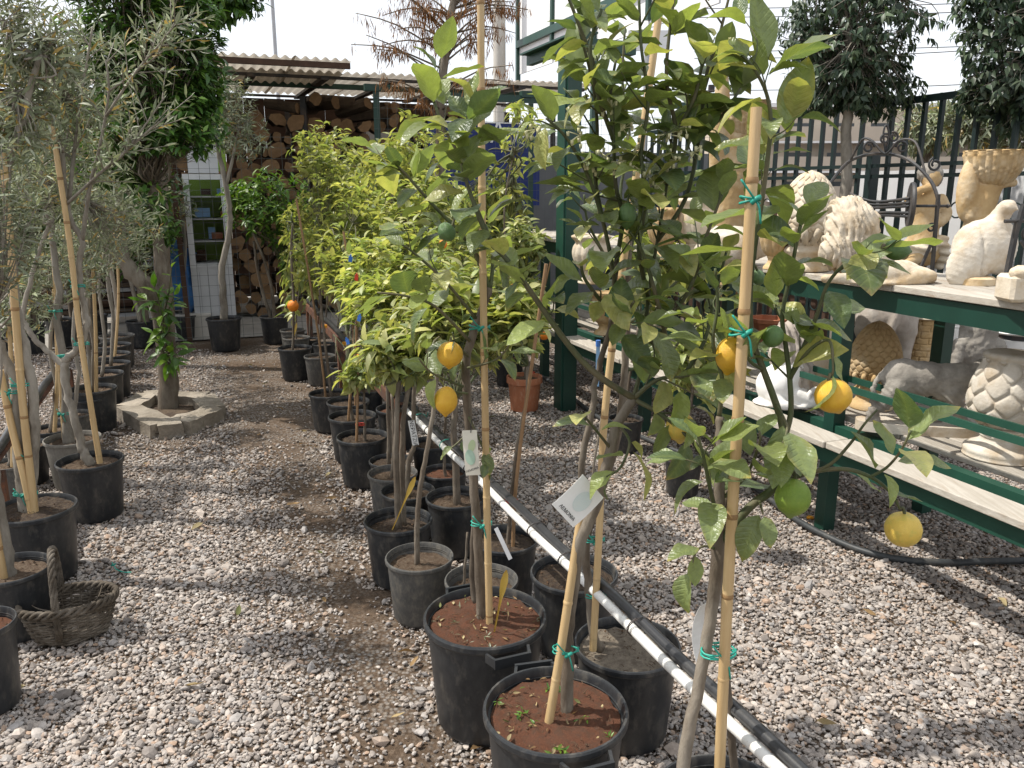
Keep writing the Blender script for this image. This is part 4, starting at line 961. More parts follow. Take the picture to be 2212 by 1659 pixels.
b = B(); b.box((0, 0, .26), (.7, .5, .28)); o = b.obj('pale_crate', m_pole, bevel=.01); o.location = (g.x, g.y + .02, -.13); o.rotation_euler = (0, 0, TH); tag(o, 'pale crate under the blue sack', 'crate')
# concrete slab behind the fence, lit and pale
b = B(); b.add([UV(9.35, -4, .006), UV(9.35, 3.0, .006), UV(13.5, 3.0, .006), UV(13.5, -4, .006)], [(0, 1, 2, 3)]); struct(b.obj('concrete_floor', m_conc))
# ------------------------------------------------------------------ green pillar with T head
pb = G(1220, 882); pu_, pv_ = toUV(pb)
pil = thing('green_pillar', 'tall dark green steel pillar with a T-shaped head', 'pillar', pb)
ztop = W(1220, 116, pb.y).z
b = B(); b.bar(pb, pb + Vector((0, 0, ztop)), .125, .125, up=Vax); b.obj('column', m_green, pil, pb)
for s in (-1, 1):
    b = B(); b.bar(UV(pu_ + s * .071, pv_, .0), UV(pu_ + s * .071, pv_, ztop - .01), .10, .014, up=Uax); b.obj('flange', m_green, pil, pb)
zb = ztop + .045
b = B(); b.bar(UV(pu_ - .36, pv_ - .05, zb), UV(pu_ + .62, pv_ - .05, zb), .05, .09); b.bar(UV(pu_ + .62, pv_ - .05, zb + .03), UV(pu_ - .36, pv_ - .05, zb + .03), .16, .012); b.obj('head', m_green, pil, pb)
b = B(); b.bar(UV(pu_ - .05, pv_ - .02, zb - .0), UV(pu_ - .05, pv_ + .45, zb), .10, .085); b.obj('crossbeam', m_green, pil, pb)
# ------------------------------------------------------------------ boards and poles beyond
def text(name, s, size, M4, mat, parent=None, font_ext=.002):
    cu = bpy.data.curves.new(name, 'FONT'); cu.body = s; cu.size = size; cu.extrude = font_ext; cu.align_x = 'CENTER'; cu.align_y = 'CENTER'
    t = bpy.data.objects.new(name, cu); COL.objects.link(t); bpy.context.view_layer.update()
    me = bpy.data.meshes.new_from_object(t.evaluated_get(bpy.context.evaluated_depsgraph_get())); bpy.data.objects.remove(t); bpy.data.curves.remove(cu)
    me.materials.clear(); o = link(name, me, parent, mat); o.matrix_basis = M4; return o
UB = 9.9
a0, a1 = vof(925, 300, UB), vof(1165, 300, UB); zt_ = PU(1060, 256, UB).z
bb = thing('blue_board', 'blue board with white capital letters behind the wire fence', 'sign', UV(UB, (a0 + a1) / 2), rz=TH); wB = a1 - a0
B().box((0, 0, zt_ - .55), (wB, .03, 1.0)).obj('panel', m_signblue, bb); B().box((0, -.018, zt_ - .05), (wB * .9, .006, .012)).obj('border', m_signwhite, bb)
cx_ = vof(1124, 290, UB) - (a0 + a1) / 2
RX = Matrix.Rotation(R(90), 4, 'X')
for dx, ch in ((0, 'A'), (-.30, 'Λ')):
    text('letter', ch, .34, Matrix.Translation((cx_ + dx, -.018, PU(1124, 291, UB).z)) @ RX, m_signwhite, bb)
for x in (935, 1150):
    B().box((vof(x, 300, UB) - (a0 + a1) / 2, .05, zt_ / 2), (.06, .06, zt_)).obj('post', m_green, bb)
VB = 6.2
p1_, p2_ = PV(1122, 110, VB), PV(1560, -60, VB); ua, ub = uof(1122, 110, VB), uof(1560, -30, VB)
bil = thing('billboard', 'large white billboard panels in a green steel frame', 'billboard', UV(ua, VB)); bo = bil.location.copy()
zA = PV(1122, 98, VB).z; zB = PV(1122, 150, VB).z
nP = 4
for k in range(nP):
    x0, x1 = ua + (ub - ua) * k / nP, ua + (ub - ua) * (k + 1) / nP
    for lo, hi in ((zB - .1, zA - .06), (zA + .06, zA + 1.3)):
        b = B(); b.bar(UV(x0 - .03, VB, (lo + hi) / 2), UV(x1 + .03, VB, (lo + hi) / 2), .03, hi - lo); b.obj('panel', m_signwhite, bil, bo)
    for x0_ in (x0, x1) if k == nP - 1 else (x0,):
        b = B(); b.bar(UV(x0_, VB - .03, 0 if k in (0, 2) else zB), UV(x0_, VB - .03, zA + 1.3), .08, .08, up=Uax); b.obj('frame_post', m_green, bil, bo)
b = B(); b.bar(UV(ua, VB - .05, zA), UV(ub, VB - .05, zA), .07, .13); b.obj('frame_rail', m_green, bil, bo)
sg = thing('hanging_sign', 'small white sign with blue letters high behind the tallest lemon tree', 'sign', PV(1400, 300, 4.5) * 1); q = PV(1400, 88, 4.5); sg.location = (q.x, q.y, 0)
b = B(); b.box((0, 0, q.z), (.42, .02, .2)); o = b.obj('panel', m_signwhite, sg); b = B(); b.tube([(0, .04, 0), (0, .04, q.z + .1)], .03, 8); b.obj('pole', m_polegrey, sg)
text('lettering', 'ΓΡ', .16, Matrix.Translation((0, -.012, q.z)) @ RX, m_signblue, sg)
def pole(x, ytop, Y, r, mat, label, name='pole'):
    q = W(x, ytop, Y); b = B(); b.tube([(0, 0, 0), (0, 0, 2), (0, 0, q.z)], [r * 1.2, r * .9], 12); o = b.obj(name, mat, smooth=True, sharp=50); o.location = (q.x, q.y, 0)
    return tag(o, label, 'pole')
pole(584, -60, 24, .055, m_polegrey, 'thin grey lamp pole rising behind the wood store roof'); pole(1078, -120, 17, .13, m_pole, 'thick pale pole behind the dead conifer')
fl = W(1558, 205, 30); fr = thing('floodlight_mast', 'distant floodlight mast with two lamps over the fence', 'floodlight', (fl.x, fl.y, 0))
b = B(); b.tube([(0, 0, 0), (0, 0, fl.z)], .06, 8); b.bar((-.45, 0, fl.z), (.45, 0, fl.z), .06, .06); b.obj('mast', m_polegrey, fr)
for s in (-.38, -.12, .2, .45): B().box((s, -.1, fl.z + .2), (.2, .15, .24)).obj('lamp', m_iron, fr)
# overhead wires
for k, (y0, y1) in enumerate(((5, 2), (24, 20), (98, 96), (182, 172), (112, 90))):
    b = B(); b.tube([W(1500, y0 + 14, 26), W(1900, y0 + 8, 24), W(2500, y1 - 10, 22)], .012, 5, 4, cap=False); o = b.obj('overhead_wire', m_iron); tag(o, 'thin overhead wire crossing the sky beyond the fence', 'wire', 'overhead wires')
# ------------------------------------------------------------------ bar fence on the right, wall and things beyond
VF = 5.0; fz = 2.24
barf = thing('bar_fence', 'dark green fence of upright bars with a row of rings', 'fence', UV(5, VF)); bo = barf.location.copy()
for z, h in ((fz, .05), (1.78, .028), (1.70, .028), (.25, .04)):
    b = B(); b.bar(UV(1.6, VF - .026, z), UV(8.8, VF - .026, z), .016, h); b.obj('rail', m_bar, barf, bo)
us = np.arange(1.6, 8.8, .150)
for k, u in enumerate(us):
    b = B(); hh = fz + .01
    if k % 14 == 10: b.bar(UV(u, VF, 0), UV(u, VF, 1.86), .085, .06, up=Uax); b.obj('post', m_bar, barf, bo)
    else: b.bar(UV(u, VF, .1), UV(u, VF, hh), .03, .03, up=Uax); b.obj('bar', m_bar, barf, bo)
for k, u in enumerate(us[:-1]):
    for z in (1.46, .62):
        b = B(); b.tube([UV(u + .075 + .055 * math.cos(a), VF, z + .055 * math.sin(a)) for a in np.linspace(0, 2 * math.pi, 15)], .006, 5, cap=False); b.obj('ring', m_bar, barf, bo)
b = B(); b.box(UV(3.3, VF + .75, .88), (.1, 5.6, 1.76), TH); o = b.obj('pale_wall', m_wall); tag(o, 'pale grey rendered wall behind the bar fence', 'wall')
b = B(); b.box(UV(7.9, VF + .75, .70), (.1, 3.4, 1.4), TH); o = b.obj('brown_wall', m_brownwood); tag(o, 'low brown wall behind the fence and trunk', 'wall')
b = B(); b.box(UV(10.4, 5.3, 1.05), (4.4, .1, 2.1), TH); o = b.obj('grey_hoarding', m_greywall); tag(o, 'dark grey metal hoarding beyond the statues', 'hoarding')
q = W(1990, 300, 45); bld = thing('apartment_building', 'distant beige apartment building with balconies beyond the bar fence', 'building', (q.x, q.y, 0))
zr = W(1960, 232, 45).z; B().box((0, 4, zr / 2), (20, 8, zr)).obj('wall', m_building, bld); B().box((0, 3.9, zr + .1), (20.4, 8.4, .2)).obj('roof_slab', m_signwhite, bld)
for k in range(3):
    zz = zr - 1.3 - k * 1.5; B().box((-1, -.6, zz - .5), (14, 1.2, .12)).obj('balcony', m_signwhite, bld); B().box((-1, -1.2, zz - .1), (14, .05, .7)).obj('balustrade', m_building, bld)
    for j in range(6): B().box((-6.5 + j * 2.2, -.012, zz + .05), (1.3, .03, .9)).obj('window', m_bwin, bld)
# white wall with screens, far right of the pillar
b = B(); b.box(UV(12, 3.9, 1.2), (3.2, .1, 2.4), TH); o = b.obj('white_wall', m_signwhite); tag(o, 'white wall seen past the green pillar', 'wall')
# ------------------------------------------------------------------ trees
def big_tree(label, base, tr_pts, r, cents, n, kind, mat, size, name='tree', cat='tree', bark=None, droop=.2, rosette=5, singles=0, limbs=True, shell=.45, up=.9):
    root = thing(name, label, cat, (base.x, base.y, 0)); org = root.location.copy()
    trunk(root, org, tr_pts, r, bark or m_bark, knob=.006, n=10)
    for k, (c, rad, nn) in enumerate(cents):
        crown(root, org, c, rad, nn, kind, mat, size, singles if k == 0 else 0, base=tr_pts[-1], stems=12, droop=droop, rosette=rosette, stem_mat=bark or m_bark, shell=shell, up=up)
    return root
def ell(x, y, Y, rx, ry, n, d=.9): s = pxm(Y, W(x, y, Y).z); return (W(x, y, Y), (rx * s, rx * s * d, ry * s), n)
YT = 6.3
q = W(1822, 560, YT)
big_tree('street tree with straight pale trunk and dense dark crown before the bar fence', Vector((q.x, YT, 0)), [Vector((q.x - .0, YT, 0)), W(1822, 500, YT), W(1828, 330, YT), W(1832, 200, YT), W(1840, 60, YT)], [.052, .042, .036, .03],
  [ell(1850, 60, YT, 150, 150, 3400), ell(1790, 190, YT, 90, 60, 900), ell(1900, 200, YT, 95, 60, 900), ell(1850, -120, YT, 120, 120, 1200), ell(1745, 70, YT, 60, 90, 600)], 0, 'ficus', m_far, .068, droop=.9, bark=m_bark_olive, up=.5)
YT = 5.6; q = W(2290, 560, YT)
big_tree('dark drooping-leaved tree overhanging the basket statue', Vector((q.x, YT, 0)), [Vector((q.x, YT, 0)), W(2290, 400, YT), W(2280, 100, YT)], [.06, .05, .04],
  [ell(2200, 60, YT, 140, 120, 2400), ell(2160, 190, YT, 100, 65, 1300), ell(2250, 230, YT, 110, 70, 1200), ell(2230, -120, YT, 180, 100, 1500), ell(2110, -10, YT, 60, 60, 400)], 0, 'ficus', m_far, .068, droop=.9, bark=m_bark_olive, up=.5)
for (x, y, Y, rx, ry, n) in ((2010, 275, 13, 80, 60, 1500), (2120, 260, 12, 90, 65, 1600), (2230, 270, 12, 90, 70, 1200)):
    q = W(x, y, Y)
    t = big_tree('light green leafy tree beyond the pale wall', q, [Vector((q.x, q.y, 0)), Vector((q.x, q.y, 1.2)), q], [.12, .1, .06], [ell(x, y, Y, rx, ry, n)], 0, 'olive', m_far, .17); t['group'] = 'trees beyond the pale wall'
# dead conifer
YC = 8.4; q = W(948, 560, YC); root = thing('dead_conifer', 'dead brown conifer with drooping twigs in front of wood store', 'conifer', (q.x, YC, 0)); org = root.location.copy()
T = [Vector((q.x, YC, 0)), W(950, 400, YC), W(952, 220, YC), W(968, 90, YC), W(982, -20, YC), W(990, -120, YC)]
trunk(root, org, T, [.055, .05, .045, .04, .03, .015], m_bark, knob=.004)
b = B(); ms = []; TC_ = crom(T, 8)
for k in range(64):
    f = random.uniform(.36, .99); i = int(f * (len(TC_) - 1)); p = TC_[i]; a = random.uniform(0, 6.28); L = random.uniform(.35, 1.05) * (1.2 - .5 * f)
    d = Vector((math.cos(a), math.sin(a) * .8, random.uniform(.1, .7))).normalized(); e = p + d * L; m_ = p + d * L * .55 + Vector((0, 0, .04)); e.z -= .05
    b.tube([p, m_, e], [.011, .004], 5, 3)
    for j in range(random.randint(7, 13)):
        s = random.uniform(.45, 1); c = p.lerp(m_, s * 2) if s < .5 else m_.lerp(e, s * 2 - 1); c = c + rv(.035)
        for w_ in range(7): ms.append(frame(c + rv(.018), Vector((random.gauss(0, .3), random.gauss(0, .3), -1)), rv(1), random.uniform(.05, .13)))
cr = b.obj('crown', m_bark, root, org, smooth=True); stuff(merged_leaves('dry_needles', 'needle', ms, m_dry, cr, org))
b = B(); ms = []                                                 # small grey conifer beside it
q = G(905, 640); root = thing('grey_conifer', 'small blue-grey conifer below the dead one', 'conifer', q); org = root.location.copy(); c0 = W(890, 420, q.y)
trunk(root, org, [Vector(q), c0], [.03, .01], m_bark)
crown(root, org, W(890, 395, q.y), (.28, .28, .55), 1400, 'olive', m_olive, .06, 0, base=Vector((c0.x, c0.y, .5)), droop=.1)
# ------------------------------------------------------------------ left side: orange tree in its stone ring
gp = G(362, 888); ot = thing('orange_tree', 'old orange tree with dark dense crown growing in the stone ring', 'orange tree', gp); Yo = gp.y
T = [Vector(gp), W(364, 820, Yo), W(357, 740, Yo), W(345, 675, Yo), W(318, 620, Yo), W(285, 590, Yo), W(262, 545, Yo), W(255, 470, Yo)]
trunk(ot, gp, T, [.075, .066, .064, .06, .055, .05, .045], m_bark, knob=.004, n=14)
T2 = [W(340, 670, Yo), W(352, 610, Yo + .1), W(340, 500, Yo + .15), W(330, 400, Yo + .15)]
trunk(ot, gp, T2, [.05, .04, .035], m_bark, name='limb', n=10)
first = True
for (x, y, rx, ry, n, dy) in ((330, 120, 150, 150, 3300, 0), (300, 250, 110, 80, 1500, 0), (400, 260, 85, 70, 1100, -.1), (380, 60, 100, 100, 1300, .1), (250, 60, 110, 120, 1300, .1), (300, -60, 150, 80, 1000, 0), (240, 330, 100, 70, 800, .2), (435, 190, 50, 60, 500, -.05), (330, 420, 60, 110, 500, .2)):
    c, rad, n = ell(x, y, Yo + dy, rx, ry, n); crown(ot, gp, c, rad, n, 'dark', m_far, .082, 90 if first else 0, base=T2[-1], stems=10, droop=.25, stem_mat=m_bark, shell=.6, rosette=6); first = False
ms = []                                                          # fresh suckers on the trunk
b = B()
for (x0, y0, x1, y1) in ((350, 735, 368, 700), (352, 740, 345, 660), (355, 770, 330, 720), (357, 765, 385, 740), (358, 765, 385, 770), (350, 700, 330, 610), (350, 700, 372, 560), (350, 650, 300, 650), (355, 775, 372, 790), (350, 690, 375, 640)):
    P = [W(x0, y0, Yo - .06), W((x0 + x1) / 2 + 4, (y0 + y1) / 2, Yo - .12), W(x1, y1, Yo - .15)]; b.tube(P, [.006, .003], 5, 3); ms += twig_leaves(P, 9, .13, .1)
sk = b.obj('suckers', m_stem, ot, gp, smooth=True); single_leaves('bright', ms, m_citrus, sk, gp)
# stone ring
m_stone = M('kerb_stone', (.38, .33, .265), (.27, .235, .19), 10, .9, .7, c3=(.20, .17, .13), s3=3, dist=.02)
ring = thing('stone_ring', 'hexagonal ring of rough stone kerbs round the orange tree', 'planter', gp)
hexp = [G(258, 872, .11), G(305, 842, .11), G(345, 838, .11), G(452, 845, .11), G(476, 872, .11), G(395, 905, .11), G(335, 910, .11)]
hexp = [Vector((p.x, p.y, 0)) for p in hexp]
cen = sum(hexp, Vector()) / len(hexp)
for k in range(len(hexp)):
    a, c = hexp[k], hexp[(k + 1) % len(hexp)]; bm = bmesh.new(); d = (c - a); L = d.length; d.normalize(); nn = Vector((-d.y, d.x, 0)); nn = nn if nn.dot(cen - a) > 0 else -nn
    bmesh.ops.create_cube(bm, size=1); bmesh.ops.subdivide_edges(bm, edges=bm.edges[:], cuts=3, use_grid_fill=True)
    mid = (a + c) / 2 + nn * .05
    for v_ in bm.verts:
        p = v_.co; w_ = mid + d * p.x * (L - .03) + nn * p.y * .17 + Vector((0, 0, .030 + p.z * .12)); w_ += Vector((mnoise.noise(w_ * 9), mnoise.noise(w_ * 9 + Vector((5, 0, 0))), mnoise.noise(w_ * 9 + Vector((0, 5, 0))))) * .02
        v_.co = w_ - gp
    me = bpy.data.meshes.new('kerb_stone'); bm.to_mesh(me); bm.free(); me.shade_smooth(); me.set_sharp_from_angle(angle=R(40)); link('kerb_stone', me, ring, m_stone)
b = B(); ce = cen - gp; b.add([ce + Vector((0, 0, .035))] + [p - gp + Vector((0, 0, .02)) for p in hexp], [(0, 1 + k, 1 + (k + 1) % len(hexp)) for k in range(len(hexp))]); b.obj('soil', m_soil_dark, ring)
# overhanging crown, top of picture
q = W(356, 700, 7.4); big_tree('tall dark tree whose crown overhangs above the orange tree', Vector((q.x, 7.4, 0)), [Vector((q.x, 7.4, 0)), W(345, 400, 7.4), W(370, 60, 7.4), W(420, -60, 7.4)], [.075, .07, .06, .05], [ell(470, -40, 7.4, 85, 85, 2000), ell(340, -60, 7.4, 110, 90, 1200), ell(530, -40, 7.4, 55, 65, 800)], 0, 'dark', m_far, .10, droop=.7)
# ------------------------------------------------------------------ olive trees in pots
OG = 'potted olive trees on the left'
def olive(label, x, y, wp, stems, crowns, canes=(), ties=(), mat=None, soil=None, k=.95, size=.055, fill=.88, singles=60, group=OG, extra=None, rr=.017):
    p, Rr, H = pot_place(x, y, wp, k); root = thing('potted_olive_tree', label, 'olive tree', p, group); add_pot(root, Rr, H, mat, soil or m_soil_brown, fill=fill)
    tops = []
    for s, r in stems:
        P = [W(q[0], q[1], p.y + (q[2] if len(q) > 2 else 0)) for q in s]; trunk(root, p, P, r, m_bark_olive, knob=.003, n=10); tops.append(P[-1])
    for s in canes: stake(root, p, [W(q[0], q[1], p.y + (q[2] if len(q) > 2 else -.03)) for q in s], .0135 * (wp / 136) ** .4)
    for (tx, ty, d, r) in ties: tie(root, p, W(tx, ty, p.y + d), r, turns=3, flat=1.5)
    for c in crowns:
        x_, y_, rx, ry, n = c[:5]; dy = c[5] if len(c) > 5 else 0; C, rad, n = ell(x_, y_, p.y + dy, rx, ry, n)
        base = min(tops, key=lambda t: (t - C).length) if tops else C
        crown(root, p, C, rad, n, 'olive', m_olive, size, singles, base=base, stems=5, rosette=6, droop=.1, stem_mat=m_bark_olive, shell=.2, up=.4, thin=.007)
    return root, p
def limbs(root, p, segs, size=.058, nl=26):
    """long bare olive limbs with sprays of leaves towards the ends"""
    b = B(); ms = []
    for s, r in segs:
        P = [W(q[0], q[1], p.y + (q[2] if len(q) > 2 else 0)) for q in s]; b.tube(P, r, 7, 5)
        ms += twig_leaves(P, nl, size, .3, spread=(25, 75), droop=.05, up=.4, jit=.6)
        Q = crom(P, 6)
        for j in range(9):
            i = random.randint(len(Q) // 4, len(Q) - 2); t = (Q[i + 1] - Q[i]).normalized(); o = Matrix.Rotation(random.uniform(0, 6.28), 3, t) @ t.orthogonal().normalized(); d = (t * .7 + o + Vector((0, 0, .3))).normalized()
            E = [Q[i], Q[i] + d * random.uniform(.05, .09), Q[i] + d * random.uniform(.12, .24)]; b.tube(E, [.003, .0015], 5, 2); ms += twig_leaves(E, 12, size, .15, spread=(25, 70), droop=.05, up=.4, jit=.6)
    cr = b.obj('limbs', m_bark_olive, root, p, smooth=True)
    ms.sort(key=lambda m: (m.translation - Vector((0, 0, EYE))).length)
    single_leaves('olive', ms[:300], m_olive, cr, p)
    if len(ms) > 300: stuff(merged_leaves('foliage', 'olive', ms[300:], m_olive, cr, p))
r1, q1 = olive('leaning olive tree tied to a cane in black pot at path edge', 194, 992, 136,
  [([(198, 1005, .0), (186, 985), (175, 960), (160, 900), (146, 850), (139, 790), (150, 770), (172, 748), (188, 705), (181, 660), (172, 600), (170, 560), (178, 520), (150, 470), (140, 400), (135, 330)], [.024, .019, .017, .015, .013, .012]), ([(139, 790), (110, 765), (80, 738), (60, 712), (50, 680), (62, 620), (80, 560), (108, 480)], [.014, .012, .009])],
  [(150, 200, 120, 150, 1500, .1), (90, 420, 90, 100, 700, .1)], canes=[[(216, 1000), (192, 850), (170, 700), (150, 520), (112, 270)]], ties=[(176, 743, 0, .024), (168, 618, 0, .022), (130, 770, .1, .02)])
limbs(r1, q1, [([(178, 520, 0), (195, 400, -.05), (215, 320, -.08), (235, 200, -.1), (228, 130, -.1)], [.010, .004]), ([(230, 250, -.1), (290, 160, -.12), (350, 90, -.14), (380, 45, -.14)], [.006, .003]), ([(232, 200, -.1), (300, 150, -.1), (340, 120, -.1), (375, 85, -.1)], [.005, .003]), ([(145, 440, -.02), (210, 380, -.08), (300, 300, -.1), (360, 252, -.12)], [.008, .003]), ([(205, 380, -.05), (260, 340, -.1), (310, 275, -.1), (355, 210, -.1)], [.006, .003]), ([(140, 400), (120, 300, .05), (100, 180, .05), (110, 40, .05)], [.012, .005]), ([(150, 430), (160, 330, .05), (175, 210, .05), (200, 60, 0)], [.010, .004])])
r2, q2 = olive('olive tree with swollen trunk base in beige pot', 156, 945, 114, [([(150, 962), (146, 930), (143, 860), (136, 770), (122, 690), (128, 630), (118, 560), (112, 480), (110, 400)], [.035, .024, .02, .018, .016, .014])], [(110, 330, 120, 130, 1100, .1), (250, 480, 120, 110, 1100, .3)], canes=[[(140, 960, .05), (130, 800, .05), (116, 560, .05), (84, 260, .05)]], ties=[(140, 893, 0, .025), (120, 672, 0, .023)], mat=m_potgb)
r3, q3 = olive('olive tree with overfilled dark soil and two stout stems', 72, 1095, 172, [([(66, 1130), (52, 1060), (45, 1000), (35, 900), (35, 830), (10, 770), (-10, 720)], [.034, .028, .022, .018, .014]), ([(66, 1120), (72, 1000), (75, 900), (60, 780), (38, 690), (28, 600), (20, 500), (15, 380), (40, 280), (90, 120)], [.022, .02, .018, .015, .010])], [(30, 260, 110, 140, 1100, .05), (60, 100, 120, 110, 1100, .05), (20, 470, 80, 120, 600, .05)], canes=[[(78, 1130), (52, 900), (35, 700), (20, 500), (5, 330)], [(72, 1120), (50, 1020), (25, 920), (0, 800)]], ties=[(55, 1065, 0, .032), (48, 830, 0, .03), (25, 846, 0, .03), (62, 985, 0, .025)], soil=m_soil_dark, fill=.95)
r4, q4 = olive('thick-stemmed olive tree in black pot behind the wicker basket', 24, 1225, 160, [([(20, 1250), (10, 1180), (-10, 1080), (-25, 950)], [.03, .026, .022])], [(-30, 420, 100, 220, 800)], canes=[[(8, 1250), (0, 1200), (-20, 1080)]], soil=m_soil_brown)
sp_('tall black pot of reddish soil at the near end of the left row', -50, 1345, 150, [], [], soil=m_soil_red, group=None, name='planted_pot', cat='plant pot', k=1.35)
lrow = [(110, 925, 84, None), (158, 893, 76, m_potg), (190, 858, 80, None), (200, 838, 97, None), (222, 806, 84, None), (240, 784, 78, None), (240, 764, 78, None), (245, 744, 72, None), (252, 724, 72, m_potg), (20, 1000, 90, m_potg), (55, 960, 90, None)]
for k, (x, y, wp, mt) in enumerate(lrow):
    tx = x + random.uniform(-14, 14) * .6
    olive('young olive tree in a pot of the shaded left row', x, y, wp, [([(x, y + 6), (tx + 4, y - 90), (tx - 8, y - 180), (tx + 4, y - 260)], [.014, .012, .010])], [(tx, max(430, y - 340), 85, 95, 620)], mat=mt, singles=10, group='young olive trees in the shaded left row', canes=[[(x + 8, y + 8), (tx + 8, y - 130), (tx, y - 300)]] if k % 3 == 0 else [])
olive('slim olive tree in black pot standing before the glazed cabinet', 483, 686, 74, [([(484, 692), (482, 640), (480, 575), (492, 520), (497, 470), (488, 400), (475, 340), (468, 300)], [.04, .032, .028, .024, .02]), ([(488, 400), (505, 330), (515, 280)], [.018, .01])], [(480, 250, 75, 85, 1000), (525, 300, 60, 60, 420), (500, 200, 60, 45, 350)], size=.075, singles=20, group=None)
olive('dark-potted olive tree beside the orange tree trunk', 303, 692, 60, [([(303, 696), (292, 650), (280, 600)], [.025, .02])], [(300, 540, 80, 70, 700)], size=.07, singles=10, group=None)
olive('olive tree in black pot leaning on the cabinet post', 398, 680, 54, [([(398, 686), (394, 620), (400, 540), (395, 470)], [.022, .02, .016])], [(390, 440, 40, 60, 300), (330, 470, 70, 60, 500)], size=.07, singles=10, group=None)
for (x, y, wp) in ((60, 700, 66), (130, 690, 62), (200, 680, 60), (-10, 720, 66)):
    olive('olive tree of the shaded back corner by the wire fence', x, y, wp, [([(x, y + 5), (x + 4, y - 90), (x, y - 180)], [.022, .018, .014])], [(x, 420, 90, 130, 900), (x + 30, 560, 70, 60, 400)], size=.075, singles=0, group='olive trees in the back corner')
# dark evergreen bushes filling the shaded corner
for k, (x, y, Y, rx, ry, n) in enumerate(((40, 480, 8.1, 120, 130, 1900), (170, 470, 8.3, 110, 140, 1900), (290, 470, 8.4, 90, 120, 1500), (-70, 420, 7.8, 110, 160, 1300), (110, 300, 8.6, 140, 120, 1700))):
    q = W(x, y, Y); t = big_tree('dark evergreen bush against the wire fence in the shaded corner', Vector((q.x, q.y, 0)), [Vector((q.x, q.y, 0)), Vector((q.x, q.y, .6)), q], [.05, .04, .03], [ell(x, y, Y, rx, ry, n)], 0, 'dark', m_far, .10, name='evergreen_bush', cat='bush', shell=.3); t['group'] = 'evergreen bushes in the shaded corner'
# ------------------------------------------------------------------ rusty angle bars with black pipe along both rows
def bar_run(label, a, c, z, posts, name='pipe_rail'):
    root = thing(name, label, 'rail', (a.x, a.y, 0)); o = root.location.copy()
    b = B(); b.bar(a, c, .045, .008); b.bar(a - Vax * .02 - Vector((0, 0, .03)), c - Vax * .02 - Vector((0, 0, .03)), .006, .06); b.obj('angle_bar', m_rust, root, o)
    b = B(); b.tube([a.lerp(c, f) + Vector((0, 0, .03 + .006 * math.sin(f * 23))) + Vax * .004 * math.sin(f * 15) for f in np.linspace(0, 1, 24)], .02, 10); b.obj('pipe', m_black, root, o, smooth=True, sharp=50)
    for f in posts:
        p = a.lerp(c, f); b = B(); b.bar(Vector((p.x, p.y, 0)), Vector((p.x, p.y, p.z - .062)), .05, .05, up=Vax); b.obj('post', m_rust, root, o)
    return root, o
zr_ = .46
A_, C_ = G(-60, 1060, zr_), G(150, 772, zr_); bar_run('rusty angle bar and black pipe along the left row', A_, C_, zr_, (.15, .95))
A_, C_ = G(868, 873, .5), G(664, 655, .5); R2, o2 = bar_run('rusty angle bar and black pipe between the crowded back pots', A_, C_, .5, (.02, .5, .98))
for (x, y) in ((702, 705), (745, 742), (770, 770)):
    q = G(x, y, .55); b = B(); b.box(q, (.03, .03, .022), .4); b.obj('clip', m_orangetag, R2, o2)
# near stretch: white pipe with the black hose tied on it
A_, C_ = G(868, 877, .47), G(1720, 1700, .47)
wp_ = thing('white_pipe', 'long white plastic pipe with a black hose tied on top', 'pipe', (A_.x, A_.y, 0)); o = wp_.location.copy()
ln = [A_.lerp(C_, f) for f in np.linspace(0, 1, 26)]
b = B(); b.tube([p + Vector((0, 0, .004 * math.sin(i * .8))) for i, p in enumerate(ln)], .0135, 14); b.obj('pipe', m_white, wp_, o, smooth=True, sharp=50)
b = B(); b.tube([p + Vax * .024 + Vector((0, 0, .018 + .003 * math.sin(i * 1.1))) for i, p in enumerate(ln)], .0150, 12); b.obj('hose', m_black, wp_, o, smooth=True, sharp=50)
for f, mt in ((.10, m_tie), (.17, m_iron), (.25, m_tie), (.36, m_iron), (.44, m_iron), (.58, m_iron), (.66, m_iron), (.80, m_iron)):
    q = A_.lerp(C_, f) + Vax * .015 + Vector((0, 0, .007)); pts = []
    for a in np.linspace(0, 4 * math.pi, 24): pts.append(q + Vax * (.036 * math.cos(a)) + Vector((0, 0, .027 * math.sin(a))) + Uax * (a * .0008))
    b = B(); b.tube(pts, .0016, 5); b.tube([pts[-1], pts[-1] + Vector((0, 0, .03)) + Vax * .01], .0015, 5); b.obj('tie', mt, wp_, o)
b = B(); p = A_; b.bar(Vector((p.x - .03, p.y + .02, 0)), Vector((p.x - .03, p.y + .02, .44)), .07, .07, up=Vax); b.obj('post', m_bark, wp_, o)
p = C_ - Uax * -.03; b = B(); b.bar(Vector((C_.x, C_.y, 0)), Vector((C_.x, C_.y, .452)), .05, .05, up=Vax); b.obj('post', m_rust, wp_, o)
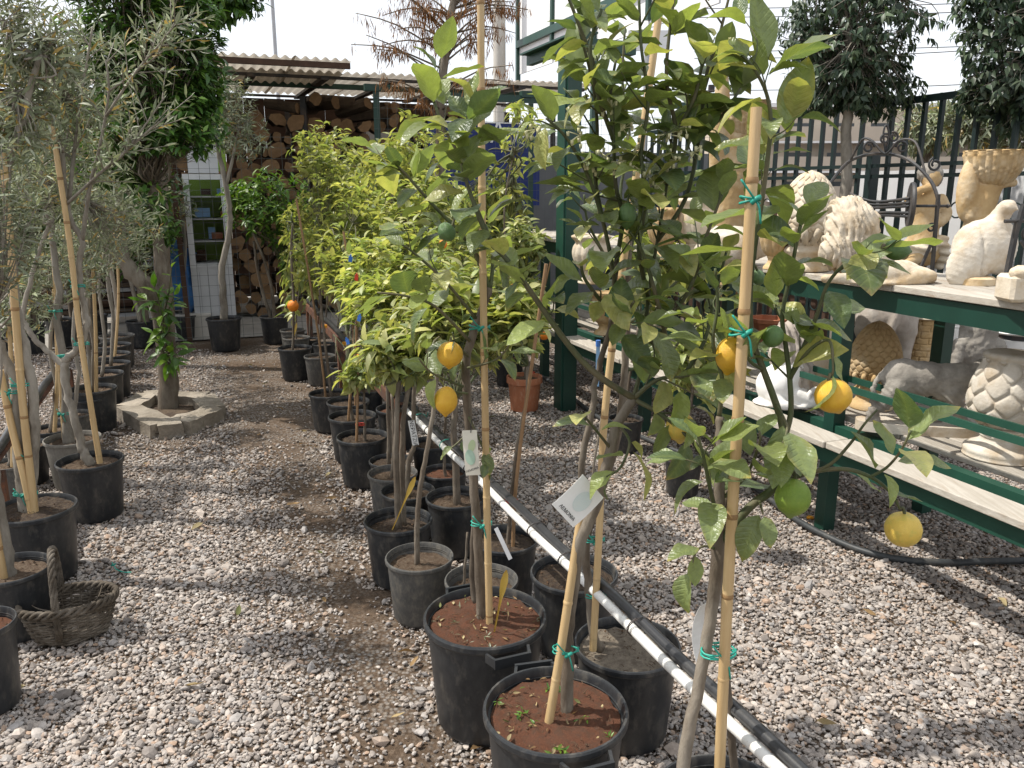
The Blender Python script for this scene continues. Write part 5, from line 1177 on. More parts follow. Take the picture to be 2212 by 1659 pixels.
# ------------------------------------------------------------------ wicker basket
m_wick = M('wicker_grey_brown', (.095, .075, .053), (.045, .035, .025), 30, .85, .5, c3=(.17, .145, .115), s3=10)
bc = G(158, 1372); bk = thing('wicker_basket', 'old oval wicker basket with arched handle on the gravel', 'basket', bc, rz=R(24))
ea, eb, hB = .155, .105, .13
def ovp(a, f, z): return Vector((math.cos(a) * ea * f, math.sin(a) * eb * f, z))
b = B()
for k in range(15):
    z = .012 + k * hB / 15; f = .70 + .30 * (z / hB) ** .7; ph = (k % 2) * math.pi
    pts = [ovp(a, f + .022 * math.sin(a * 14 + ph), z + .004 * math.sin(a * 5 + k)) for a in np.linspace(0, 2 * math.pi, 85)]; b.tube(pts, .0048, 5, cap=False)
b.obj('weave', m_wick, bk, smooth=True)
b = B()
for k in range(28):
    a = k / 28 * 2 * math.pi; b.tube([ovp(a, .70, .0), ovp(a, .88, hB * .5), ovp(a, 1.0, hB + .005)], .0042, 5)
b.obj('stakes', m_wick, bk, smooth=True)
b = B()
for j in range(3):
    b.tube([ovp(a, 1.02 + .035 * math.cos(a * 11 + j * 2.1), hB + .012 + .012 * math.sin(a * 11 + j * 2.1)) for a in np.linspace(0, 2 * math.pi, 100)], .0075, 6, cap=False)
b.obj('rim', m_wick, bk, smooth=True)
b = B(); V_ = [ovp(a, .70, .008) for a in np.linspace(0, 2 * math.pi, 24, endpoint=False)]; b.add(V_, [tuple(range(24))]); b.obj('base', m_wick, bk)
b = B()
for j in range(4):
    pts = []
    for f in np.linspace(0, 1, 44):
        a = math.pi * f; pts.append(Vector((-.03 + .008 * math.cos(f * 30 + j * 1.57), math.cos(a) * eb * 1.02 * (1 if .15 < f < .85 else 1), hB * .35 + math.sin(a) ** .75 * .30 + .008 * math.sin(f * 30 + j * 1.57))))
    b.tube(pts, .0062, 6)
b.obj('handle', m_wick, bk, smooth=True)
b = B(); b.tube([ovp(2.4, 1.05, hB + .06), ovp(2.9, .8, hB + .01), ovp(4.2, .5, hB + .0), ovp(5.6, .7, hB + .01), ovp(.2, .75, hB + .04)], .0025, 5, 5); b.obj('loose_withy', m_wick, bk, smooth=True)
# ------------------------------------------------------------------ display shelf
m_plank = M('plank_weathered', (.44, .405, .35), (.33, .295, .245), 9, .85, .35, stretch=(6, .5, 6), c3=(.27, .20, .14), s3=5, t3=(.55, .75))
PU0, PV0 = 2.90, 2.71
sh = thing('display_shelf', 'two-tier display shelf of weathered planks on a green steel frame', 'shelf', UV(PU0, PV0)); sho = sh.location.copy()
u_lo, u_hi = .9, 7.4; ZL, ZU = .55, 1.19
def run(name, v, z, wd, h, mat, ua=u_lo, ub=u_hi):
    b = B(); b.bar(UV(ua, v, z), UV(ub, v, z), wd, h); return b.obj(name, mat, sh, sho)
run('beam', PV0 - .26, ZL - .055, .05, .07, m_green_worn); run('beam', PV0 + .0, ZL - .055, .05, .07, m_green_worn); run('beam', PV0 + .62, ZL - .055, .05, .07, m_green_worn)
run('beam', PV0 + .02, ZU - .055, .05, .085, m_green); run('beam', PV0 + .62, ZU - .055, .05, .085, m_green)
run('guard_rail', PV0 - .05, ZL + .18, .012, .028, m_green_worn); run('guard_rail', PV0 + .03, ZL + .20, .012, .028, m_green_worn)
for k, u in enumerate(np.arange(1.4, 7.3, .95)):
    b = B(); b.bar(UV(u, PV0 - .09, ZL + .172), UV(u, PV0 + .07, ZL + .192), .026, .006); b.obj('rail_link', m_green_worn, sh, sho)
def planks(v, z, wd):
    u = u_lo
    while u < u_hi:
        L = random.uniform(1.6, 2.3); e = min(u + L, u_hi); b = B(); b.bar(UV(u, v + random.uniform(-.004, .004), z), UV(e - .006, v + random.uniform(-.004, .004), z + random.uniform(-.003, .003)), wd, .028)
        b.obj('plank', m_plank, sh, sho, bevel=.003); u = e
for v in (-.26,): planks(PV0 + v, ZL, .135)
for v in (.13, .28, .43, .58): planks(PV0 + v, ZL, .138)
for v in (.05, .21, .37, .53): planks(PV0 + v, ZU + .006, .145)
posts_u = (1.15, 2.9, 4.65, 6.4)
for u in posts_u:
    for v, t in ((0, ZU - .1), (.62, ZU - .1)):
        b = B(); b.bar(UV(u, PV0 + v, 0), UV(u, PV0 + v, t), .065, .065, up=Vax); b.obj('post', m_green, sh, sho)
    b = B(); b.bar(UV(u + .04, PV0 - .285, ZL - .115), UV(u + .04, PV0 + .645, ZL - .115), .04, .045); b.obj('bracket', m_green, sh, sho)
ZLs, ZUs = ZL + .0145, ZU + .0225
# ------------------------------------------------------------------ statues
def stone(name, a, c, d=None, rough=.85, sc_=9, bump=.5): return M(name, a, c, sc_, rough, bump, c3=d, s3=4, t3=(.45, .68), dist=.012, spec=.25)
s_cream = stone('stone_cream', (.63, .56, .45), (.52, .44, .33), (.40, .27, .13))
s_tan = stone('stone_ochre', (.52, .37, .19), (.40, .26, .12), (.60, .50, .35))
s_white = stone('stone_white', (.60, .555, .48), (.47, .415, .335), (.36, .26, .15))
s_pure = stone('stone_bright_white', (.80, .79, .77), (.76, .75, .72), (.70, .67, .62), bump=.15)
s_grey = stone('stone_grey_weathered', (.30, .275, .24), (.16, .145, .125), (.40, .37, .32))
s_dun = stone('stone_dun', (.42, .37, .32), (.32, .275, .235), (.50, .46, .41))
def ell_add(bm, c, r, rot=None):
    M4 = Matrix.Translation(Vector(c)) @ (rot.to_matrix().to_4x4() if rot is not None else Matrix.Identity(4)) @ Matrix.Diagonal((*r, 1))
    bmesh.ops.create_icosphere(bm, subdivisions=3, radius=1, matrix=M4)
def cap_add(bm, P, r):
    V, F = tube(P, r, 14, 4); vs_ = [bm.verts.new(v) for v in V]
    for f in F: bm.faces.new([vs_[i] for i in f])
    for p, q in ((P[0], r[0] if not np.isscalar(r) else r), (P[-1], r[-1] if not np.isscalar(r) else r)): ell_add(bm, p, (q, q, q))
def blob(name, parts, mat, parent, vox=.009, smooth=3, noise=.0, nsc=20, post=None):
    """shapes fused into one carved body"""
    from mathutils import Euler
    bm = bmesh.new()
    for p in parts:
        if p[0] == 'e': ell_add(bm, p[1], p[2], Euler(p[3]) if len(p) > 3 else None)
        elif p[0] == 'c': cap_add(bm, [Vector(q) for q in p[1]], p[2])
        elif p[0] == 'b': bmesh.ops.create_cube(bm, size=1, matrix=Matrix.Translation(Vector(p[1])) @ Matrix.Diagonal((*p[2], 1)))
    me = bpy.data.meshes.new(name); bm.to_mesh(me); bm.free(); o = bpy.data.objects.new(name, me); COL.objects.link(o)
    r = o.modifiers.new('r', 'REMESH'); r.mode = 'VOXEL'; r.voxel_size = vox
    s = o.modifiers.new('s', 'SMOOTH'); s.iterations = smooth; s.factor = .6
    bpy.context.view_layer.update(); me2 = bpy.data.meshes.new_from_object(o.evaluated_get(bpy.context.evaluated_depsgraph_get())); bpy.data.objects.remove(o)
    n = len(me2.vertices); co = np.empty(n * 3, np.float32); no = np.empty(n * 3, np.float32); me2.vertices.foreach_get('co', co); me2.vertex_normals.foreach_get('vector', no); co = co.reshape(-1, 3); no = no.reshape(-1, 3)
    if noise or post:
        for i in range(n):
            v = Vector(co[i]); d = 0
            if noise: d += noise * (mnoise.noise(v * nsc) + .5 * mnoise.noise(v * nsc * 2.3))
            if post: d += post(v)
            co[i] += no[i] * d
        me2.vertices.foreach_set('co', co.ravel()); me2.update()
    me2.materials.clear(); me2.shade_smooth(); return link(name, me2, parent, mat)
def turned(name, prof, mat, parent, n=64, m=6, fn=None, sharp=45): 
    V, F = lathe(profile(prof, m), n, fn); return link(name, mkmesh(name, V, F, True, sharp), parent, mat)
def scales(rows, cols, z0, z1, amp):
    """overlapping scale relief on a turned body"""
    def fn(a, t, r, z):
        if z < z0 or z > z1: return 0
        y = (z - z0) / (z1 - z0) * rows; j = math.floor(y)
        ds = []
        for jj in (j - 1, j, j + 1):
            xx = a / (2 * math.pi) * cols + (jj % 2) * .5; gx = xx - math.floor(xx) - .5
            for sx_ in (-1, 0, 1): ds.append(((gx + sx_) / .55) ** 2 + ((y - jj - .5) / .85) ** 2)
        ds.sort(); e = math.sqrt(ds[1]) - math.sqrt(ds[0])
        return amp * (min(1, e * 3.0) - .5 + .45 * (1 - ds[0])) * min(1, r / .05)
    return fn
def place(name, label, cat, x, y, z, group=None): 
    p = G(x, y, z); s = pxm(p.y, z + .2); return thing(name, label, cat, p, group), s, p
def pinecone(label, x, ybot, z, ytop, wpx, mat, rows=9, cols=15, base=.3):
    r, s, p = place('pine_cone_finial', label, 'statue', x, ybot, z); H = (ybot - ytop) * s * 1.02; w = wpx * s / 2; hb = H * base
    turned('pedestal', [(0, 0), (w * .80, 0), (w * .82, hb * .18), (w * .68, hb * .28), (w * .60, hb * .42), (w * .62, hb * .5), (w * .74, hb * .62), (w * .76, hb * .72), (w * .62, hb * .86), (w * .66, hb * 1.0), (0, hb * 1.0)], mat, r, 48, 4)
    hc = H - hb
    pr = [(w * .55, hb * .98), (w * .80, hb + hc * .06), (w * .96, hb + hc * .18), (w * 1.0, hb + hc * .32), (w * .95, hb + hc * .5), (w * .80, hb + hc * .68), (w * .56, hb + hc * .84), (w * .28, hb + hc * .95), (0, hb + hc)]
    turned('cone', pr, mat, r, 220, 18, scales(rows, cols, hb + hc * .14, hb + hc * .97, w * .055), sharp=None)
    b = B()
    for k in range(16):
        a = k / 16 * 2 * math.pi; d = Vector((math.cos(a), math.sin(a), 0)); b.tube([d * w * .56 + Vector((0, 0, hb * .98)), d * w * .92 + Vector((0, 0, hb + hc * .07)), d * w * 1.05 + Vector((0, 0, hb + hc * .15)), d * w * .99 + Vector((0, 0, hb + hc * .18))], [w * .13, w * .12, w * .07], 7, 3)
    b.obj('leaf_collar', mat, r, smooth=True); return r
pinecone('large cream pine cone finial on the upper plank tier', 1736, 584, ZUs, 376, 122, s_cream, 8, 14)
pinecone('ochre pine cone finial on the lower plank tier', 1880, 880, ZLs, 692, 104, s_tan, 10, 17)
# artichoke urn
r, s, p = place('artichoke_urn', 'pale carved urn of overlapping petals with round foot on lower tier', 'statue', 2158, 985, ZLs)
w, H = 74 * s, 232 * s
turned('foot', [(0, 0), (w * .92, 0), (w * .98, H * .04), (w * .96, H * .09), (w * .66, H * .14), (w * .56, H * .18), (w * .60, H * .21), (w * .54, H * .24), (w * .66, H * .27), (w * .60, H * .30), (0, H * .30)], s_white, r, 48, 4)
turned('bowl', [(w * .55, H * .295), (w * .80, H * .36), (w * .96, H * .46), (w * .99, H * .56), (w * .93, H * .68), (w * .82, H * .80), (w * .70, H * .90), (w * .76, H * .97), (w * .60, H), (0, H)], s_white, r, 200, 12, scales(4, 9, H * .32, H * .93, w * .085), sharp=None)
# recumbent lion with heavy mane
r, s, p = place('lion_statue', 'cream reclining lion statue with thick mane on the upper tier', 'statue', 1925, 612, ZUs); u = s
def X(dx, dy, dz): return (dx * u, dy * u, dz * u)
blob('body', [('e', X(0, 22, 22), X(78, 46, 30)), ('e', X(-40, 40, 30), X(60, 44, 36)), ('e', X(52, 6, 16), X(48, 34, 20)), ('e', X(30, -10, 10), X(52, 20, 11)), ('c', [X(-60, 20, 10), X(-110, 10, 9), X(-140, 14, 9)], [14 * u, 10 * u]), ('c', [X(60, -2, 10), X(94, 8, 8), X(104, 26, 7)], [8 * u, 6 * u]), ('e', X(-66, 60, 62), X(46, 42, 52)), ('e', X(0, 22, 2), X(104, 56, 7))], s_cream, r, .009, 4, .0035, 30)
mn = [('e', X(-74, 58, 112), X(58, 52, 62)), ('e', X(-76, 50, 74), X(64, 50, 58)), ('e', X(-84, 66, 150), X(40, 40, 34))]
blob('mane', mn, s_cream, r, .008, 2, .004, 25, post=lambda v: .008 * math.sin(v.x * 260 + 5 * mnoise.noise(v * 14) + v.z * 60) + .006 * math.sin(v.z * 90 + v.x * 330 + 3 * mnoise.noise(v * 20)))
# bird seen from behind
r, s, p = place('bird_statue', 'white stone bird with folded feathered wings on the upper tier', 'statue', 2105, 614, ZUs); u = s
blob('body', [('e', X(18, 20, 78), X(64, 52, 62), (0, .25, 0)), ('e', X(-18, 0, 46), X(46, 28, 62), (0, .35, 0)), ('e', X(-22, -4, 16), X(30, 14, 34), (0, .1, 0)), ('c', [X(34, 16, 118), X(46, 18, 145), X(50, 10, 160)], [30 * u, 20 * u, 18 * u]), ('e', X(51, 4, 166), X(18, 22, 15)), ('c', [X(58, -10, 164), X(64, -26, 156)], [7 * u, 2 * u]), ('e', X(60, 28, 78), X(36, 34, 60))], s_white, r, .009, 5, .002, 30,
  post=lambda v: (.0012 * math.sin(v.z * 260 + v.x * 90) if v.z < 90 * s else .0006 * math.sin(v.z * 300)) + (-.012 * max(0, 1 - abs(v.x + .10 * v.z - .004) / .006)))
turned('plinth', [(0, 0), (40 * u, 0), (40 * u, 14 * u), (34 * u, 18 * u), (0, 18 * u)], s_tan, r, 32, 1)
# cherub torso with curls and drapery
r, s, p = place('cherub_statue', 'ochre and grey cherub with curly hair and draped cloth', 'statue', 1990, 575, ZUs); u = s
blob('body', [('c', [X(8, 20, 45), X(6, 22, 100), X(4, 22, 130)], [34 * u, 27 * u, 30 * u]), ('e', X(4, 22, 140), X(38, 20, 18)), ('c', [X(36, 20, 142), X(48, 8, 110), X(30, 0, 92)], [13 * u, 10 * u, 9 * u]), ('c', [X(-30, 22, 140), X(-24, 0, 160), X(2, 0, 166)], [12 * u, 9 * u, 8 * u]), ('c', [X(4, 22, 150), X(6, 20, 172)], [13 * u, 12 * u]), ('e', X(8, 18, 188), X(21, 22, 24)), ('e', X(10, 30, 30), X(52, 36, 34)), ('c', [X(-6, 0, 30), X(-30, -18, 12), X(-46, -16, 4)], [18 * u, 12 * u, 9 * u])], s_tan, r, .009, 3, .002, 30)
blob('hair', [('e', X(8, 24, 196), X(26, 25, 24)), ('e', X(16, 30, 186), X(22, 20, 20))], s_grey, r, .007, 1, .006, 60)
blob('drapery', [('c', [X(-44, 6, 44), X(-10, -12, 38), X(40, 4, 54)], [12 * u, 16 * u, 12 * u]), ('c', [X(40, 4, 54), X(48, 10, 30), X(50, 20, 4)], [14 * u, 16 * u, 12 * u])], s_cream, r, .009, 2, 0, 1, post=lambda v: .006 * math.sin(v.z * 160 + v.x * 30))
# putto carrying a basket
def basket_bearer(label, x, ybot, z, k=1.0, h0=0):
    r, s, p = place('basket_bearer_statue', label, 'statue', x, ybot, z); u = s * k
    def X(dx, dy, dz): return (dx * u, dy * u, (dz + h0) * u)
    blob('figure', [('c', [X(6, 0, 0), X(4, 0, 40), X(8, 0, 92)], [30 * u, 24 * u, 29 * u]), ('e', X(-33, 0, 86), X(22, 22, 21)), ('c', [X(-16, 0, 72), X(-26, -8, 50), X(-26, -10, 30)], [14 * u, 11 * u, 12 * u]), ('c', [X(4, -12, 92), X(30, -18, 100), X(56, -10, 101)], [9 * u, 10 * u, 9 * u]), ('e', X(2, 0, 4 - h0 / 2), X(36, 30, 14 + h0 / 2))], s_tan, r, .009, 3, .002, 40)
    pr = [(0, 92), (24, 94), (40, 108), (52, 132), (58, 164), (54, 164), (46, 136), (0, 120)]
    fn = lambda a, t, q, zz: (.07 * abs(math.sin(a * 13)) + .045 * math.sin(zz / u * 1.3 + (math.pi if math.sin(a * 13) > 0 else 0))) * q * .8
    V, F = lathe(profile([(q * u, (zz + h0) * u) for q, zz in pr], 8), 156, fn); o = link('basket', mkmesh('basket', V, F, True, None), r, s_tan); o.location = Vector(X(16, 0, -h0)); return r
basket_bearer('ochre putto carrying a wicker-pattern basket beside the white bird', 2106, 545, ZUs, 1.0, 46)
basket_bearer('cream figure holding up a basket behind the tallest lemon tree', 1572, 515, ZUs, .92, 140)
# corner block and small beast at the right end
r, s, p = place('stone_block', 'cream carved stone block at the end of the upper tier', 'statue', 2215, 655, ZUs); b = B(); b.box((0, .06, 30 * s), (64 * s, 70 * s, 60 * s)); b.obj('block', s_cream, r, bevel=.012); blob('relief', [('e', (-6 * s, .03, 64 * s), (26 * s, 22 * s, 18 * s)), ('e', (20 * s, .03, 60 * s), (18 * s, 22 * s, 14 * s))], s_cream, r, .008, 2, .004, 50)
# hind part of a bull, from behind
r, s, p = place('bull_statue', 'dun stone bull seen from behind between pine cone and brick pedestal', 'statue', 1905, 800, ZLs); u = s
blob('body', [('e', X(0, 30, 122), X(56, 70, 52)), ('e', X(-30, 4, 110), X(34, 34, 50)), ('e', X(34, 4, 108), X(32, 34, 50)), ('c', [X(-38, 4, 90), X(-42, 0, 48), X(-40, 6, 4)], [28 * u, 15 * u, 16 * u]), ('c', [X(42, 4, 88), X(46, 0, 46), X(44, 6, 4)], [26 * u, 14 * u, 16 * u]), ('c', [X(2, -22, 152), X(-2, -38, 120), X(-14, -36, 70)], [8 * u, 8 * u, 10 * u]), ('e', X(0, 20, 2), X(70, 60, 8)), ('e', X(0, 110, 118), X(40, 46, 46))], s_dun, r, .010, 4, .002, 25)
# brick-patterned pedestal
r, s, p = place('brick_pedestal', 'round ochre pedestal with carved brick pattern and pale top', 'pedestal', 1988, 795, ZLs); w, H = 28 * s, 128 * s
def brick(a, t, q, z):
    if z > H * .86: return 0
    row = z / (H * .86) * 8; j = math.floor(row); fy = row - j; x = a / 6.2832 * 7 + (j % 2) * .5 + .15 * math.sin(j * 3); fx = x - math.floor(x)
    return -.007 if fy < .14 or fx < .07 else .002 * mnoise.noise(Vector((x * 3, row * 3, 0)))
turned('shaft', [(w, 0), (w * 1.0, H * .3), (w * 1.02, H * .6), (w * 1.02, H * .86)], s_tan, r, 150, 26, brick, sharp=None); turned('top', [(0, H * .861), (w * 1.32, H * .861), (w * 1.36, H * .90), (w * 1.34, H * .97), (w * 1.2, H), (0, H)], s_cream, r, 48, 2)
# walking beast on its slab
r, s, p = place('walking_bull_statue', 'grey weathered walking animal statue on an oblong slab', 'statue', 1985, 938, ZLs); u = s; r.rotation_euler = (0, 0, R(-14))
b = B(); pts = []
V_, F_ = [], []; nb = 40
for zz in (0, 22 * u):
    for k in range(nb):
        a = 2 * math.pi * k / nb; cx_ = (abs(math.cos(a)) ** .55) * math.copysign(1, math.cos(a)) * 128 * u; cy_ = (abs(math.sin(a)) ** .6) * math.copysign(1, math.sin(a)) * 34 * u; V_.append((cx_, cy_ + 20 * u, zz))
F_ = [(k, (k + 1) % nb, nb + (k + 1) % nb, nb + k) for k in range(nb)] + [tuple(range(nb - 1, -1, -1)), tuple(range(nb, 2 * nb))]
link('slab', mkmesh('slab', V_, F_, True, 40), r, s_white)
blob('animal', [('e', X(-40, 20, 122), X(46, 34, 42)), ('e', X(0, 20, 120), X(60, 33, 40)), ('e', X(50, 20, 116), X(46, 33, 42)), ('c', [X(72, 20, 128), X(98, 18, 134), X(118, 14, 150)], [32 * u, 26 * u, 24 * u]), ('e', X(128, 10, 152), X(26, 18, 16), (0, .5, 0)), ('c', [X(-52, 8, 104), X(-76, 2, 66), X(-98, 2, 46), X(-100, 2, 28), X(-88, 0, 26)], [26 * u, 17 * u, 12 * u, 11 * u, 9 * u]), ('c', [X(-34, 34, 100), X(-22, 36, 60), X(-26, 36, 28), X(-10, 34, 26)], [22 * u, 15 * u, 12 * u, 9 * u]), ('c', [X(46, 36, 96), X(36, 36, 58), X(30, 36, 28), X(44, 34, 26)], [18 * u, 13 * u, 11 * u, 9 * u]), ('c', [X(58, 4, 96), X(70, 2, 62), X(82, 2, 40), X(94, 0, 27), X(110, 0, 26)], [22 * u, 15 * u, 12 * u, 11 * u, 8 * u]), ('c', [X(-82, 22, 128), X(-98, 14, 104), X(-100, 8, 70)], [7 * u, 6 * u, 8 * u])], s_grey, r, .009, 2, .003, 45,
  post=lambda v: .004 * math.sin(v.x * 160 + v.z * 220) if v.z < 105 * s else 0)
# seated furry beast behind
r, s, p = place('bear_statue', 'grey seated bear statue with rough fur behind the walking animal', 'statue', 2098, 800, ZLs); u = s
blob('bear', [('e', X(0, 10, 48), X(52, 44, 56)), ('e', X(6, 8, 84), X(42, 36, 40)), ('e', X(14, 4, 112), X(34, 32, 26)), ('e', X(-14, 2, 130), X(14, 10, 13)), ('e', X(46, 2, 124), X(20, 12, 13)), ('c', [X(-42, -6, 56), X(-52, -24, 20), X(-50, -30, 8)], [18 * u, 14 * u, 12 * u]), ('c', [X(44, -6, 56), X(52, -24, 20), X(50, -30, 8)], [18 * u, 14 * u, 12 * u])], s_grey, r, .009, 2, .006, 42)
# white fluted column and white planter
def column(label, x, ybot, z, H_px, w_px, mat, name='small_column', cat='column'):
    r, s, p = place(name, label, cat, x, ybot, z); w, H = w_px * s / 2, H_px * s
    turned('base', [(0, 0), (w, 0), (w, H * .05), (w * .85, H * .09), (w * .9, H * .13), (w * .72, H * .16), (0, H * .16)], mat, r, 40, 3)
    turned('shaft', [(w * .70, H * .155), (w * .68, H * .4), (w * .62, H * .72)], mat, r, 96, 8, lambda a, t, q, zz: -.05 * q * (abs(math.sin(a * 8)) < .35), sharp=None)
    turned('capital', [(w * .6, H * .72), (w * .68, H * .75), (w * .62, H * .78), (w * .8, H * .85), (w * 1.0, H * .93), (w * 1.02, H), (0, H)], mat, r, 40, 3); return r
column('small white fluted column left of the seated bear', 2048, 800, ZLs, 130, 34, s_pure)
r, s, p = place('white_planter', 'round white planter with a black band at the end of the lower tier', 'planter', 2190, 790, ZLs); w = 56 * s
turned('body', [(0, 0), (w * .7, 0), (w * .74, 20 * s), (w * .95, 30 * s), (w, 40 * s), (w, 60 * s), (w * .9, 62 * s), (0, 62 * s)], s_pure, r, 48, 2); turned('band', [(w * .86, 62.5 * s), (w * .93, 62.5 * s), (w * .93, 72 * s), (w * .86, 72 * s)], m_iron, r, 48, 1); turned('lid', [(0, 72.5 * s), (w * .95, 72.5 * s), (w * .9, 80 * s), (0, 82 * s)], s_pure, r, 48, 2)
# seated white lion with grey mane
r, s, p = place('white_lion_statue', 'bright white lion with shaggy grey mane on the lower tier', 'statue', 1690, 872, ZLs); u = s
blob('body', [('e', X(-16, 0, 42), X(44, 44, 44)), ('e', X(10, 8, 70), X(38, 38, 50)), ('e', X(24, -6, 20), X(44, 34, 22)), ('c', [X(20, -26, 26), X(56, -34, 12), X(76, -30, 10)], [16 * u, 12 * u, 10 * u]), ('c', [X(-30, -26, 24), X(-16, -46, 10), X(2, -50, 8)], [16 * u, 12 * u, 9 * u]), ('e', X(8, 0, 4), X(74, 52, 9))], s_pure, r, .009, 5, .0015, 25)
blob('mane', [('e', X(14, 14, 110), X(44, 40, 56)), ('e', X(26, 8, 66), X(40, 34, 50)), ('e', X(-2, 10, 146), X(32, 30, 34)), ('e', X(40, 0, 30), X(24, 20, 36))], s_dun, r, .008, 2, .005, 35, post=lambda v: .008 * math.sin(v.x * 170 + v.z * 30 + 3 * mnoise.noise(v * 12)))
b = B(); b.tube([Vector(X(58 + 16 * math.cos(a), -38, 22 + 20 * math.sin(a))) for a in np.linspace(-1.2, 3.6, 16)], 6 * u, 8); b.obj('tail', s_pure, r, smooth=True)
r, s, p = place('tan_urn', 'squat ochre urn between the white lion and the pine cone', 'urn', 1768, 832, ZLs); w = 40 * s
turned('body', [(0, 0), (w * .6, 0), (w * .62, 6 * s), (w * .4, 14 * s), (w * .9, 40 * s), (w, 60 * s), (w * .7, 84 * s), (w * .85, 92 * s), (w * .75, 96 * s), (0, 90 * s)], s_cream, r, 48, 4)
# more garden pieces further along, half hidden by leaves
r, s, p = place('terracotta_box', 'angular terracotta planter box under the ochre bowl', 'planter', 1655, 735, ZLs)
V_, F_ = lathe([(30 * s, 0), (40 * s, 42 * s), (44 * s, 42 * s), (44 * s, 50 * s), (37 * s, 50 * s), (35 * s, 20 * s)], 8); link('box', mkmesh('box', V_, F_[:-1], False), r, m_terra)
r, s, p = place('ochre_bowl', 'wide ochre bowl on a dark iron stand between the shelf tiers', 'bowl', 1600, 720, ZLs)
turned('bowl', [(0, 74 * s), (24 * s, 76 * s), (48 * s, 88 * s), (58 * s, 102 * s), (62 * s, 104 * s), (60 * s, 108 * s), (54 * s, 106 * s), (40 * s, 92 * s), (0, 82 * s)], s_tan, r, 48, 3)
b = B()
for k in range(4): a = k * 1.57 + .5; b.tube([(40 * s * math.cos(a), 40 * s * math.sin(a), 0), (18 * s * math.cos(a), 18 * s * math.sin(a), 40 * s), (26 * s * math.cos(a), 26 * s * math.sin(a), 76 * s)], 3 * s, 6, 3)
b.obj('stand', m_iron, r, smooth=True)
def shell_vase(label, x, ybot, z, h, w_, mat, lobes=12, name='garden_urn', amp=.08):
    r, s, p = place(name, label, 'urn', x, ybot, z); w, H = w_ * s / 2, h * s
    turned('foot', [(0, 0), (w * .6, 0), (w * .62, H * .06), (w * .4, H * .13), (w * .34, H * .2), (w * .42, H * .26), (0, H * .26)], mat, r, 40, 3)
    turned('body', [(w * .38, H * .255), (w * .75, H * .38), (w * .95, H * .58), (w * .92, H * .74), (w * .8, H * .84), (w * .98, H * .93), (w * 1.0, H * .97), (w * .86, H), (w * .7, H * .95), (0, H * .9)], mat, r, 120, 8, lambda a, t, q, zz: amp * q * (abs(math.sin(a * lobes / 2)) - .6) if t < .7 else 0, sharp=None); return r
shell_vase('fluted cream urn on upper tier just behind the green pillar', 1275, 612, ZUs, 105, 84, s_cream, 14)
shell_vase('shell-ribbed ochre urn on lower tier near the green pillar', 1305, 722, ZLs, 92, 70, s_tan, 10)
shell_vase('ochre acanthus urn beside the cream pine cone', 1668, 582, ZUs, 110, 62, s_tan, 9, amp=.14)
shell_vase('cream urn behind the leaves of the tallest lemon tree', 1500, 560, ZUs, 130, 84, s_cream, 12)
shell_vase('ochre urn with deep flutes on upper tier behind bamboo cane', 1430, 560, ZUs, 110, 70, s_tan, 16, amp=.12)
shell_vase('ochre lobed urn on lower tier beneath the upper urns', 1420, 752, ZLs, 92, 66, s_cream, 8, amp=.12)
r, s, p = place('stone_wedge', 'cut sandstone wedge on the lower tier', 'stone', 1550, 765, ZLs); b = B(); b.add([(-46 * s, -30 * s, 0), (50 * s, -20 * s, 0), (50 * s, 40 * s, 0), (-46 * s, 40 * s, 0), (-30 * s, -10 * s, 56 * s), (10 * s, -6 * s, 62 * s), (30 * s, 34 * s, 50 * s), (-30 * s, 34 * s, 50 * s)], [(0, 3, 2, 1), (4, 5, 6, 7), (0, 1, 5, 4), (1, 2, 6, 5), (2, 3, 7, 6), (3, 0, 4, 7)]); b.obj('wedge', s_dun, r, bevel=.006)
o = lump('white_rock', G(1590, 575, ZUs) + Vector((0, .1, .085)), (.17, .12, .11), s_white, 8, 3, .3); tag(o, 'rough white rock on the upper tier', 'rock')
r, s, p = place('stacked_saucers', 'stack of pale saucers with a grass tuft on lower tier', 'saucer', 1507, 768, ZLs)
for k in range(4): o = turned('saucer', [(0, 0), (14 * s, 0), (19 * s, 7 * s), (17 * s, 7 * s), (13 * s, 3 * s), (0, 2.5 * s)], s_cream, r, 32, 2); o.location = (0, 0, k * 6.5 * s)
o = merged_leaves('grass_tuft', 'olive', [frame((random.gauss(0, .012), random.gauss(0, .012), 26 * s), Vector((random.gauss(0, .5), random.gauss(0, .5), 1)), rv(1), random.uniform(.08, .16)) for _ in range(60)], m_olive, r, (0, 0, 0)); stuff(o)
